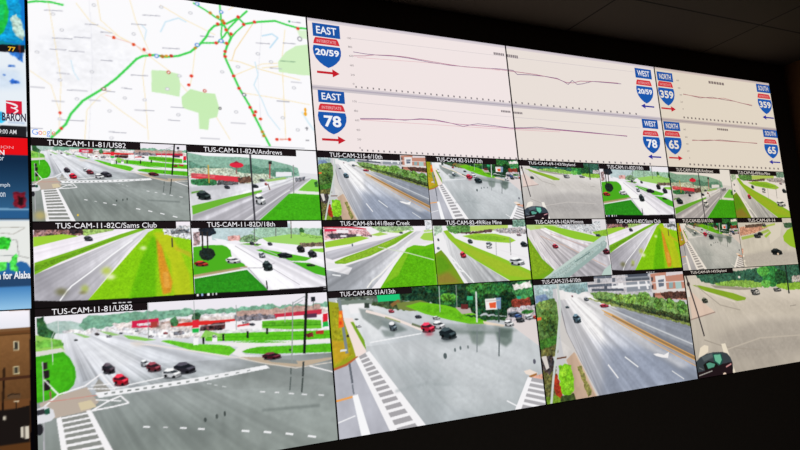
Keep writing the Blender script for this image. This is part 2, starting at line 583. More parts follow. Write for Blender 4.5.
PICTURES['eighteenth'] = (256, 144, '''
P f0edf4 -34,-118 1165,-178 1099,1194 -66,1062
F bccfd2 .08 136,91 319,42 741,34 751,186 499,247 238,265 145,248
F 9fc0a8 .18 427,151 521,72 754,103 1049,109 1043,250 811,271 514,234
F 7d9a76 .4 334,228 426,177 514,234 467,286 347,282
F d9a5a0 .3 262,200 351,189 348,255 260,265
P 9ccf6a 514,234 735,186 1027,222 1032,307 808,340 558,289
F 7a6a5c .4 810,312 1023,306 1029,363 823,368
F 3f6a3e .3 981,136 1041,108 1036,222 986,220
B 3f6a3e .3 833,146 20,56
F 8ab860 .3 816,160 1034,250 1033,278 814,215
F a08a8c .5 14,141 63,142 58,310 9,321
P 52ab26 9,334 129,313 215,316 271,358 281,490 367,574 387,628 -2,716
P f4f2f8 153,223 246,252 279,332 270,384 243,331
S 0.05 311,254 1045,561 1024,1006 519,930
K .20 101,65 237,304 512,301 1044,589 1024,1006 519,930 304,465
V c9c6d0 .5 3 346,308 510,342 1035,770 989,864
L c9b38c 23.2 5,704 189,666 388,615
V 9c8868 .6 2 6,691 190,640 381,601 387,628 5,729
P 2f8a22 4,742 334,664 386,654 534,931 533,971 5,956
F 348f24 .12 17,768 371,680 504,928 19,933
P 5cb42c 463,393 509,382 646,429 898,524 847,563 735,556 552,451
P 4fae28 727,569 878,593 1023,685 1026,797 921,748
P 8ccb4c 887,399 1028,391 1033,462 902,427
P 6cb038 406,297 511,315 480,340 346,308
L a8a4ac 10.7 395,629 534,931
L bdb9c2 12.0 336,624 500,636 601,575
L b9b5be 10.7 309,333 503,556 785,887
L b9b5be 9.6 421,311 644,483 1031,867
F 2a3038 .4 50,103 101,65 164,92 176,158 132,196 62,181
L 3a3430 20.0 77,142 74,375
L 3a3430 17.6 113,143 110,364
B 26302c .3 104,428 57,84
L 5a5a58 10.7 465,-78 456,286
L 6a6a68 11.1 632,-9 623,210
L 6a6258 11.3 752,-36 744,241
L 303030 16.2 527,811 531,918
C b03028 58,548 99,77
C f6f6fa 288,516 110,91
C 303c3c 543,605 77,147
C b0b4bc 506,456 53,94
C 24282c 684,472 119,81
C 2c2828 814,389 65,110
C 34343a 905,462 74,111
C 44464c 436,298 38,53
C 5a5c64 573,310 39,54
C 808088 474,313 23,27
C 2f4a22 885,621 74,41
P 1a1518 -63,931 473,939 1028,927 1029,1255 -68,1124
P f0f0f4 16,936 30,936 29,967 15,966
P 9ab0e0 47,935 61,936 60,966 46,966
P f4f4f4 89,935 106,935 105,967 88,966
P c0c0c4 124,934 134,934 133,965 123,965
P e0e0e4 149,933 159,933 158,963 148,963
L b8b8bc 8.3 978,940 1003,940
L b8b8bc 8.3 976,973 1001,973
''')
PICTURES['bear'] = (256, 144, '''
P f4eff4 -49,-119 1143,-121 1056,1227 -103,1103
P cc4458 9,80 239,88 378,121 377,138 194,111 8,102
F d8a8ac .4 7,108 377,144 426,233 230,256 8,278
P d8385a 15,122 116,124 115,153 13,158
P f4eef2 116,131 219,141 217,184 114,181
F 5a5058 .5 29,193 190,190 373,217 248,250 59,258
P f0ecf0 146,211 198,212 197,241 145,239
P f0ecf0 286,200 329,207 328,230 284,229
P 483c44 73,152 81,152 76,266 67,265
F 9ab888 .3 416,86 805,93 821,154 501,176
F 6a5a5c .4 382,217 418,218 416,242 381,241
P 9cc840 7,306 187,255 319,230 398,261 226,342 11,390
P a8cf60 409,218 501,176 573,208 480,235
P a9cf70 547,177 735,152 685,196
G cfcad2 b9b8c0 679,300 48,491 9,446 225,371 495,294 683,226 720,242 399,407 62,562 5,530
K .2 1003,34 9,446 225,371 683,226 720,242 399,407 62,562
P 7fae2e 77,591 174,526 353,434 586,297 781,168 820,169 629,358 393,523 169,625 84,619
F 8fb838 .15 94,592 352,449 731,212 394,509 170,611
G d0cfd4 9fa2a8 679,300 197,924 5,698 168,653 391,552 628,388 839,169 887,170 790,349 688,479 347,1052 -11,1058
S 0.09 5,698 168,653 628,388 839,169 790,349 688,479 347,1052 -11,1058
P e8e6ea 10,587 126,636 226,685 187,782 5,698
K .25 1003,34 5,698 168,653 628,388 839,169 790,349 688,479 347,1052 -11,1058
L f4f2ec 21.3 342,980 392,884 467,803 647,537 792,304
P e8e4e8 656,537 825,245 907,155 1014,188 1004,342 787,394
P a4cf58 871,276 914,201 1014,188 1005,327 908,308
P b4d87a 917,156 1016,142 1014,173 915,186
P 6fb81e 436,1046 602,682 738,422 807,380 912,399 1003,357 997,1071
F 62b01a .12 474,1021 746,452 978,433 980,1039
V 8dc030 .8 4 496,936 664,567 765,453 630,831
L cfdcc0 13.7 471,396 743,497 987,616
L f4f6f8 16.9 52,771 119,791
E 606878 243,357 7,22
C 4a5058 695,188 38,30
F d8dce0 .3 935,18 995,3 986,157 937,156
''')
PICTURES['ricemine'] = (256, 144, '''
P f0edf0 -54,-152 1193,-190 1074,1255 -133,1133
F a9c0a8 .3 9,96 100,82 93,190 10,250
F 5c8a4c .35 139,98 367,86 437,135 380,197 223,225 155,176
P b4cf6a 387,102 802,76 797,142 595,186 381,181
F 5f4a48 .5 224,209 466,183 619,154 615,203 378,229
F a09a9c .5 619,154 934,128 1010,179 1005,245 702,221
F 7a9a8a .4 852,11 1013,-5 1016,112 843,126
P 9cc840 293,258 431,222 646,228 808,289 871,349 801,387 636,365 424,325
F 86b838 .1 334,259 590,251 806,322 692,351 425,310
G d8d8da acaeb0 171,239 544,886 114,175 217,318 431,673 743,998 322,1040 148,595 80,391 70,236
S 0.06 114,175 217,318 431,673 743,998 322,1040 148,595 70,236
K .2 121,67 114,175 217,318 431,673 743,998 322,1040 80,391
P f0eef0 26,312 92,206 115,315 150,564 283,1005 242,1002 73,498 10,556
P 92c032 104,175 146,160 219,287 416,436 673,608 1002,856 1011,1037 775,1017 601,843 402,640 257,476 148,285
V a8b838 .6 4 168,286 413,483 987,904 992,986 706,899 404,609
L f4f4f4 20.5 150,564 367,997
L f4f4f4 16.1 164,657 222,692
L f4f4f4 16.0 206,783 275,819
P 7c9a2a -18,540 65,467 118,577 196,783 272,1020 -59,1035
V 9a7a40 .7 12 -28,857 114,807 242,1002 -39,1022
V 5f9a20 .8 12 -11,586 72,529 158,749 -9,859
L b8b8b8 15.4 647,365 636,590
L 8f8f8f 15.7 807,306 797,582
L e8e4e8 13.8 681,496 985,641
C d0384c 283,548 62,109
C 505a5c 371,339 53,79
C 8a9098 569,386 65,64
C f4f4f6 566,434 65,64
C e9edf0 856,683 171,145
C 2c3438 958,409 81,99
C c0a8b0 913,251 57,49
C 505860 46,305 20,46
C 88a0a8 38,435 30,46
''')
PICTURES['mimosa'] = (256, 144, '''
P e4e0e4 -101,-155 1220,-197 1074,1269 -202,1147
F c9ccd0 .35 289,100 927,38 914,305 713,229 406,153
P b9d888 -41,95 230,82 409,119 310,134 45,180
P b4d070 97,114 168,115 183,216 126,198
P 92c83a 204,115 312,117 588,209 798,284 924,341 863,427 575,347 303,219
F 8cba3e .15 803,231 1075,166 1078,274 898,340
G e2dcde bcb9bf 219,217 520,962 45,180 225,150 574,364 937,483 989,769 976,1172 256,1191 119,715 14,279
S 0.10 45,180 225,150 574,364 937,483 989,769 976,1172 256,1191 119,715 14,279
K .35 33,46 45,180 225,150 574,364 937,483 976,1172 256,1191 119,715
L d0b4a8 14.8 154,283 441,462 930,835
L ccb0ac 13.0 276,252 631,436 927,588
L a39ea6 13.4 146,383 266,657 402,902
L f0eef0 19.1 39,263 132,550 285,860
P 7aa826 3,279 50,413 146,667 273,859 167,984 -23,1034
F 84a82a .15 18,379 121,682 237,856 3,987
C b03848 319,457 73,84
C 6a2c38 955,572 93,123
C 4a5058 877,286 66,53
P 9ab0ac 105,1028 154,1000 936,359 982,431 960,519 403,1037 326,1081
P c0d2cc 93,1027 131,998 928,305 980,307 974,378 342,897 186,1035
F a9bcb8 .15 141,1015 947,377 967,449 332,1014
L 6f8884 15.6 540,741 745,580
P b9cfc8 830,1055 897,903 999,804 976,1172
''')
PICTURES['crossing'] = (256, 144, '''
P d4d1ca 1,-208 1637,-286 1394,1260 -181,1198
S 0.06 1,-208 1637,-286 1394,1260 -181,1198
P e2dfd8 549,128 818,89 737,386 527,548
F cc9a86 .3 20,182 399,147 540,191 286,311 13,365
F 6a5a50 .4 130,143 496,106 487,169 122,204
P a9c468 28,386 283,332 534,233 565,276 331,374 37,447
P a8cc58 440,378 565,276 578,318 471,420
P b4cc6a 432,168 682,108 676,151 427,210
P 9cc83c 794,388 889,262 1038,178 1263,138 1317,710 1078,699 897,605 798,494
F 4a6a50 .3 834,110 1090,92 1093,201 857,218
V b9b6b4 .8 12 -57,767 509,672 1111,743 1085,1043 -64,1088
L e4e0da 43.3 -58,646 -4,891 61,1056
F d8a898 .3 -55,626 31,630 17,731 -68,726
L f4f0e8 30.6 -59,787 29,772
L f4f0e8 30.2 -72,887 33,873
C 4a4f58 315,364 127,103
C 30343a 375,324 91,83
C 1e2426 625,709 207,146
E f4dcc8 645,763 19,21
C 606468 472,148 74,63
''')
PICTURES['map'] = (320, 180, '''
P fbfafd -129,-192 1120,-323 1056,1063 -138,1143
V f3f3f8 .8 14 9,397 195,225 354,454 187,680 36,642
L f8e6c0 4.9 58,66 76,319 96,631 85,975
L f8e6c0 5.6 215,21 227,217 291,321 356,373
L f8e6c0 5.8 150,125 195,238 340,357 372,417
L f8e6c0 5.4 375,416 359,553 365,718 369,979
L f8e6c0 5.6 323,23 343,187 383,381
L f8e6c0 5.3 163,998 173,809 218,707 251,670
L f8e6c0 5.1 1,586 65,668 90,838
L f8e6c0 5.6 218,707 287,807 361,902
L f8e6c0 5.9 389,427 456,516 522,661 609,786 660,952
L f6e0b0 6.5 671,392 716,397 801,438 954,485
L f8e6c0 6.6 907,121 885,349 882,643 878,932
L f8e6c0 6.6 683,30 773,-98
L f8e6c0 6.2 432,62 519,143 627,223
L f8e6c0 6.6 686,502 803,395 994,343
L f8e6c0 6.5 720,617 846,634 989,664
L f6e4b8 6.7 802,424 888,393
L f8e6c0 5.8 549,346 533,529 524,592
L f0c8c4 5.8 242,312 333,351 386,414
L f2d4a0 6.3 782,92 700,314 686,389
L dfe0e6 3.1 4,399 -3,953
L e3e3ea 3.4 192,27 197,485 176,997
L e3e3ea 4.2 815,69 782,514 783,927
L cfe6f4 9.6 428,249 447,175 494,136 522,157
L cfe6f4 8.5 775,385 784,478 765,553 793,656 813,760 857,862
L c0def2 11.1 810,188 852,164 875,188 839,270
L cfe6f4 6.9 128,499 136,574 151,622
L d8ecf6 14.9 953,721 975,791 997,848
L cfe6f4 7.5 360,210 379,246 371,316
P c8ebb8 390,514 442,511 484,524 489,605 483,680 434,667 387,661
P c4eab2 490,679 524,620 577,639 614,640 626,735 616,799 587,816 581,892 548,888 548,780 492,753
P cdedbd 868,367 904,286 948,232 1017,202 1015,444 956,447 869,440
P d8f0cc 957,109 1009,105 1010,173 968,167
T a8a8b4 3.9 51,120 97,114
T b0b0ba 3.9 50,197 108,188
T b0b0ba 3.9 176,256 220,251
T b0b0ba 3.9 72,370 137,362
T b0b0ba 3.9 140,349 193,343
T b0b0ba 3.8 65,442 117,437
T b0b0ba 3.9 123,442 173,438
T b0b0ba 3.8 84,589 124,589
T b0b0ba 3.8 113,691 178,688
T b0b0ba 3.7 3,690 47,689
T b0b0ba 4.0 319,560 379,556
T b0b0ba 3.9 287,651 323,652
T b0b0ba 4.0 226,296 265,294
T b0b0ba 4.1 329,218 380,212
T b0b0ba 4.1 368,147 430,138
T b0b0ba 4.1 432,357 495,350
T b0b0ba 3.7 67,767 106,768
T b0b0ba 4.0 327,789 394,786
T b0b0ba 3.8 180,744 218,745
T b0b0ba 3.9 235,679 267,680
T b0b0ba 3.8 240,940 297,941
T b0b0ba 4.0 450,752 499,752
T b0b0ba 4.0 440,840 482,842
T b0b0ba 4.1 550,949 623,949
T b0b0ba 4.2 667,834 724,834
T b0b0ba 4.5 894,221 949,217
T 90b090 4.5 877,358 943,353
T b0b0ba 4.5 784,245 841,240
T b0b0ba 4.4 853,654 906,654
T b0b0ba 4.5 916,506 962,506
T a0a0b0 5.0 571,243 623,238
T b0b0ba 3.8 92,881 165,879
T b0b0ba 3.6 -2,941 38,943
T b0b0ba 4.3 512,-10 560,-16
T b0b0ba 3.9 223,480 261,479
T b0b0ba 4.4 834,418 883,416
O c4c4cc 77,216 7,10
O c4c4cc 207,123 7,11
O c4c4cc 103,312 7,10
O c4c4cc 26,469 7,10
O c4c4cc 193,563 7,10
O c4c4cc 93,632 7,10
O c4c4cc 143,744 7,10
O c4c4cc 245,806 7,10
O c4c4cc 296,715 7,10
O c4c4cc 362,718 7,11
O c4c4cc 335,284 7,11
O c4c4cc 435,75 8,11
O c4c4cc 539,89 8,11
O c4c4cc 487,537 8,11
O c4c4cc 442,633 8,11
O c4c4cc 476,802 8,11
O c4c4cc 645,481 8,11
O c4c4cc 707,434 9,11
O c4c4cc 840,373 9,12
O c4c4cc 789,324 9,12
O c4c4cc 927,548 9,12
O c4c4cc 872,774 9,12
O c4c4cc 689,755 8,11
O c4c4cc 930,855 9,12
O c4c4cc 248,978 7,10
O c4c4cc 89,876 7,10
L 48cf58 12.8 -17,171 27,146 72,140 109,149
L 48cf58 14.2 61,995 79,963 107,905 123,840 161,753 219,675 269,595 313,508 341,450 362,426 406,410 441,417 487,400 531,364 565,308 593,245 605,200 625,160 656,138
L 48cf58 12.0 569,293 599,286 633,279 661,223 682,160 719,86 757,18
L 48cf58 12.0 552,15 595,53 631,94 664,121
L 48cf58 11.6 651,-48 652,38 653,110 656,152
L 48cf58 15.2 657,123 670,170 687,231 670,292 657,359 666,407 683,481 706,584 741,699 764,795 785,877 812,980
L 48cf58 10.3 657,123 650,211 652,267 667,278
L 48cf58 14.3 671,134 720,78 742,117 798,88 868,63 917,81 962,93 1014,88
L 48cf58 10.7 687,231 708,183 737,132
O 5a8ad8 410,416 9,14
O 5a8ad8 558,309 10,14
O 5a8ad8 648,261 11,14
O 5a8ad8 566,18 9,13
O 5a8ad8 655,52 9,13
O 88684c 229,667 8,12
O 707880 724,630 9,13
E e0522c 268,323 6,11
E e0522c 333,355 6,11
E e0522c 368,381 6,11
E e0522c 387,414 6,11
E b07a30 430,415 8,12
E e09a30 445,409 6,10
E c04030 462,405 7,11
E e0402c 530,530 7,11
O c04838 449,520 7,12
E e0402c 519,593 6,11
O c04838 576,625 7,12
O 404040 629,738 6,10
E e0402c 90,838 5,10
E e0402c 93,934 5,10
E e0402c 740,121 7,12
E e0402c 784,92 7,12
E e0402c 962,97 8,12
E e0402c 639,142 7,12
E e0522c 664,129 7,12
E e0522c 670,177 7,12
E d84a2c 688,202 7,12
E e0402c 629,280 7,11
E e0522c 669,274 7,12
E e0402c 661,333 7,11
E e0402c 660,369 7,11
E e0402c 720,71 7,12
E c08a30 613,70 7,12
E c08a30 641,91 7,12
E c08a30 659,115 7,12
E c08a30 550,332 6,11
E e0402c 688,502 7,11
E e0402c 706,587 7,11
E e0402c 744,716 7,11
E e0402c 764,745 7,11
E e0402c 759,770 7,11
E e0522c 782,793 7,11
E c08a30 786,884 7,11
E c08a30 791,912 7,11
E e0402c 842,932 7,11
E e0402c 893,927 7,12
L e8a090 10.1 854,931 882,928
E f0a830 968,704 5,15
E f0a830 967,734 7,15
L 606068 5.9 962,840 975,840
L 606068 6.0 969,829 968,854
L 606068 5.9 960,928 975,928
O a0a0a8 967,175 11,19
E 30a060 928,52 5,8
T a0a0b0 4.6 939,53 977,51
T b8b8c0 3.6 689,984 954,986
''')
PICTURES['radar'] = (320, 180, '''
P 1c8a9a -20,-603 1021,-643 1009,460 -20,539
P 1878c8 943,-218 1017,-245 1009,435 937,426
F 1a9ad0 .2 925,105 983,88 992,426 923,417
F 28b84a .2 136,73 301,-42 415,142 285,400 160,328
F 1a9ad0 .2 413,-27 580,-87 630,132 533,334 393,316
F 22c06a .2 532,220 655,65 759,154 707,347 581,379
F 3c78c8 .3 205,578 288,586 310,713 227,739
F 3c78c8 .3 464,630 606,613 582,775 488,768
F 28b84a .15 760,-29 942,132 953,235 949,299 937,364 917,406 759,465
F 22c06a .15 759,214 939,195 938,289 759,430
F b8d4c8 .25 961,252 976,242 987,277 996,313 995,413 975,386 963,345 958,297
P e4ecf4 -20,478 1015,459 1008,1013 -20,1021
F 3c78c8 .3 205,619 288,612 311,739 228,769
F 3c78c8 .3 464,657 606,647 582,786 488,790
V c8daf0 .7 8 656,626 978,590 992,698 656,792
F 3c78c8 .3 951,485 991,482 993,550 979,528 962,513
F 3468c0 .3 949,656 960,642 975,658 977,676 957,679
F 3468c0 .3 935,622 944,621 943,633 935,635
F 4070c0 .3 947,565 964,568 967,574 950,577
F 3cb0e0 .2 891,846 930,859 935,912 891,929
P b8c8e0 944,908 992,908 992,921 944,920
P 1c1a20 -20,444 922,444 997,434 997,481 922,490 -20,487
P 26262a -20,934 918,935 998,932 997,1026 -20,1080
L c05030 4.2 981,438 982,484
''')
PICTURES['alert'] = (320, 180, '''
P 24425f -20,-38 1032,-50 1025,512 -20,510
G 16304a 3a6a90 917,139 914,459 -20,80 1031,71 1026,441 -20,442
P e4141c -20,3 1003,4 1001,106 -20,110
F 7a2030 .3 957,325 993,324 992,418 956,418
F 2c1418 .3 968,348 985,348 984,395 967,395
P 7fa8c8 -20,418 998,421 998,430 -20,430
P 30608c -20,436 998,436 997,477 -20,476
P c4d0dc -20,485 1009,485 1008,494 -20,493
P e4e6e2 -20,493 1008,494 1004,864 -20,856
L a8a49c 4.0 913,533 985,529
L a8a49c 3.9 913,562 954,569 985,535
L 8c8a88 3.7 951,603 962,604 967,696 995,709
L 9aa0a0 4.0 912,693 967,690
F 3cc83c .35 807,587 940,591 948,626 934,660 806,665
F 50b84c .35 426,565 608,581 656,690 516,703 405,645
L a8a49c 3.8 220,578 426,565 680,605 913,602
L a8a49c 2.8 340,508 363,693
F 3cb848 .4 939,728 959,684 964,730 960,787 944,763
P 2f68a0 -20,727 912,738 934,728 950,746 972,725 989,737 1000,767 999,807 -20,800
F 50c850 .4 912,727 934,728 933,773 911,783
F 50c850 .4 945,706 964,696 960,787 947,774
P 2c4a6c -20,794 1005,801 1004,870 -20,862
G 4a82b8 8fbce0 911,867 910,984 -20,862 1004,870 1002,1063 -20,1051
''')
PICTURES['building'] = (320, 180, '''
P 6e4a2c -20,-60 1020,-48 1005,1153 -20,1115
G f6f2fa e6e6f0 909,6 909,84 -20,-60 994,5 993,101 -20,89
P 7a5a3c -20,89 993,101 993,118 -20,106
P 5a3e24 -20,122 993,132 993,140 -20,133
G 85603c 64462a 908,133 905,486 -20,133 993,140 989,494 -20,486
N 0.06 -20,133 993,140 989,494 -20,486
P c8bc9c 947,172 962,175 963,225 947,225
P 3c3a34 950,178 959,180 959,218 949,220
P c8bc9c 871,166 887,168 886,217 871,215
P 3c3a34 874,172 884,173 884,211 873,210
P c8bc9c 870,301 886,304 885,352 870,349
P 3c3a34 873,307 883,309 883,347 872,344
P c8bc9c 791,158 806,161 806,209 791,206
P 3c3a34 794,164 804,166 804,203 793,202
P c8bc9c 791,291 806,294 805,342 790,339
P 3c3a34 793,297 803,299 803,336 793,334
P c8bc9c 704,150 719,152 719,199 704,197
P 3c3a34 707,155 716,157 716,194 707,192
P c8bc9c 704,280 719,283 719,330 704,327
P 3c3a34 707,286 716,288 716,324 706,322
P c8bc9c 609,140 623,142 623,188 609,186
P 3c3a34 611,145 621,147 621,183 612,181
P c8bc9c 609,272 623,275 623,321 609,318
P 3c3a34 612,278 621,280 621,315 612,313
P c8bc9c 507,128 520,130 521,175 507,173
P 3c3a34 509,134 518,135 518,170 509,168
P c8bc9c 508,263 521,265 521,310 508,307
P 3c3a34 510,268 519,270 519,304 510,303
P c8bc9c 399,120 412,122 412,166 399,164
P 3c3a34 401,126 410,127 410,161 401,160
P c8bc9c 400,251 413,254 413,297 401,295
P 3c3a34 402,256 411,258 411,292 403,290
P c8bc9c 287,111 299,113 299,156 287,154
P 3c3a34 289,116 297,118 297,151 289,149
P c8bc9c 288,243 300,246 301,288 289,285
P 3c3a34 290,248 298,250 299,283 291,281
P c8bc9c 171,101 182,103 183,144 172,142
P 3c3a34 173,106 180,107 181,139 174,138
P c8bc9c 173,234 185,236 185,277 174,275
P 3c3a34 175,239 183,240 183,272 176,271
P c0b490 946,310 961,312 962,357 945,356
P 3c3a34 948,316 958,317 957,350 948,351
L 281a12 10.3 921,316 911,701
P 4a2e20 -20,357 990,368 990,384 -20,378
P 604a36 927,458 964,461 964,488 929,486
L 2a2018 5.3 929,470 940,461 962,466
P c8b89c 945,498 959,501 959,509 945,506
L 2a2018 4.8 952,507 951,604
P 201a18 542,502 752,513 918,542 945,543 988,532 985,775 983,1040 544,890
P d0c8b8 963,645 971,642 970,706 962,698
P d0c8b8 973,642 984,645 984,710 973,712
P 5c3c20 -20,704 986,732 983,1040 -20,1012
P c0b8a8 915,574 923,576 923,597 915,595
P 07060a 995,-51 1020,-48 1005,1153 984,1145
''')

SIGNS = [["EAST", [1.024, 0.036, 1.1444, 0.1376]], ["EAST", [1.0255, 0.5455, 1.1413, 0.6367]], ["WEST", [2.8492, 0.0388, 2.972, 0.1359]], ["WEST", [2.8495, 0.5418, 2.9673, 0.6314]], ["NORTH", [3.0155, 0.0439, 3.1381, 0.1357]], ["NORTH", [3.0129, 0.547, 3.1383, 0.6335]], ["SOUTH", [3.8696, 0.0274, 3.9968, 0.1187]], ["SOUTH", [3.8633, 0.5368, 4.0001, 0.6214]]]
SHIELDS = [["20/59", [1.0186, 0.1444, 1.1428, 0.3727]], ["78", [1.018, 0.6473, 1.1428, 0.8729]], ["20/59", [2.8415, 0.154, 2.9675, 0.3866]], ["78", [2.8382, 0.6548, 2.9667, 0.8765]], ["359", [3.0077, 0.1407, 3.1344, 0.3836]], ["65", [3.0045, 0.6422, 3.1348, 0.8739]], ["359", [3.861, 0.1355, 3.9935, 0.3613]], ["65", [3.8542, 0.6428, 3.9853, 0.855]]]
ARROWS = [["r", [1.0293, 0.3794, 1.1287, 0.4407]], ["r", [1.0283, 0.8834, 1.1308, 0.943]], ["l", [2.8602, 0.3887, 2.9593, 0.4389]], ["l", [2.8602, 0.8846, 2.9584, 0.9336]], ["r", [3.0137, 0.3865, 3.1265, 0.4429]], ["r", [3.019, 0.8825, 3.1253, 0.9325]], ["l", [3.8833, 0.3744, 3.9913, 0.4256]], ["l", [3.8769, 0.8695, 3.9837, 0.9195]]]
LINES = [["80608c", 1.0, [[1.1982, 0.2248], [1.2533, 0.2291], [1.3145, 0.2269], [1.3968, 0.2182], [1.4707, 0.2213], [1.5713, 0.2344], [1.6757, 0.2394], [1.84, 0.2297], [1.9546, 0.2171], [2.0308, 0.2162], [2.052, 0.2479], [2.1311, 0.2383], [2.2238, 0.2355], [2.2992, 0.2407], [2.342, 0.2657], [2.3662, 0.2848], [2.3961, 0.2426], [2.4261, 0.2749], [2.4603, 0.2645], [2.531, 0.2291], [2.621, 0.2245], [2.7348, 0.219]]], ["b87890", 1.0, [[1.1966, 0.2564], [1.2525, 0.2451], [1.2955, 0.2284], [1.3726, 0.2167], [1.4462, 0.2139], [1.5464, 0.2227], [1.6497, 0.2317], [1.7566, 0.2368], [1.8968, 0.2234], [2.0301, 0.2252], [2.1624, 0.2282], [2.2988, 0.2454], [2.3547, 0.2681], [2.4007, 0.2651], [2.4492, 0.2401], [2.5864, 0.2226], [2.7137, 0.2148]]], ["80608c", 1.0, [[1.2042, 0.738], [1.3207, 0.7255], [1.4165, 0.7267], [1.4918, 0.7057], [1.5676, 0.7047], [1.6441, 0.7219], [1.7115, 0.7431], [1.7503, 0.7264], [1.7949, 0.7113], [1.8611, 0.7156], [1.9741, 0.7271], [2.0629, 0.7157], [2.136, 0.7025], [2.2154, 0.7081], [2.2969, 0.7102], [2.4723, 0.7148], [2.7268, 0.726]]], ["bc749a", 1.0, [[1.2039, 0.7442], [1.3203, 0.7318], [1.4168, 0.7227], [1.5167, 0.7084], [1.5926, 0.7156], [1.6701, 0.7271], [1.7774, 0.7275], [1.8883, 0.7279], [1.9912, 0.7304], [2.1531, 0.7166], [2.2964, 0.7157], [2.5053, 0.7207], [2.7272, 0.7221]]], ["9c7a88", 0.9, [[3.2053, 0.2446], [3.2777, 0.2544], [3.3429, 0.2656], [3.4476, 0.2428], [3.5331, 0.2537], [3.6482, 0.2588], [3.8006, 0.2869]]], ["cc989e", 0.9, [[3.2048, 0.2488], [3.3442, 0.2549], [3.4459, 0.2568], [3.5527, 0.2379], [3.6922, 0.2689], [3.8018, 0.2778]]], ["9c7a88", 0.9, [[3.2236, 0.7143], [3.3309, 0.7126], [3.4606, 0.6923], [3.5915, 0.6961], [3.7911, 0.7009]]], ["cc989e", 0.9, [[3.2229, 0.7204], [3.3744, 0.7003], [3.5027, 0.7021], [3.6538, 0.699], [3.7917, 0.6964]]], ["e4b4ba", 0.7, [[1.2145, 0.2645], [1.571, 0.2386], [1.9536, 0.2304]]], ["e4b4ba", 0.7, [[1.2082, 0.749], [1.5396, 0.746], [1.9156, 0.742], [2.2761, 0.7304]]], ["d6cdd0", 0.7, [[1.1989, 0.1187], [1.9633, 0.1009], [2.8435, 0.082]]], ["d6cdd0", 0.7, [[1.2014, 0.6158], [1.9525, 0.6305], [2.8305, 0.6344]]]]
TICKS = [["a0989c", [[1.1759, 0.1155, 1.1943, 0.125], [1.1771, 0.1835, 1.1955, 0.1929], [1.1782, 0.2536, 1.1966, 0.263], [1.1773, 0.3277, 1.1956, 0.3371], [1.1777, 0.4014, 1.1961, 0.4107], [1.1788, 0.4708, 1.1971, 0.4801], [1.1767, 0.6057, 1.1949, 0.615], [1.1798, 0.678, 1.198, 0.6873], [1.1808, 0.7489, 1.199, 0.7581], [1.1816, 0.8225, 1.1998, 0.8317], [1.1825, 0.8945, 1.2006, 0.9036], [1.1837, 0.9586, 1.2019, 0.9676]]], ["a0989c", [[3.1664, 0.1044, 3.1861, 0.1149], [3.1697, 0.1814, 3.1894, 0.1919], [3.1736, 0.253, 3.1933, 0.2635], [3.1735, 0.3251, 3.1931, 0.3355], [3.1773, 0.3964, 3.197, 0.4068], [3.1652, 0.6072, 3.1847, 0.6174], [3.1684, 0.683, 3.188, 0.6932], [3.1683, 0.7538, 3.1877, 0.7641], [3.1681, 0.8245, 3.1875, 0.8347], [3.1719, 0.8948, 3.1914, 0.9049]]]]
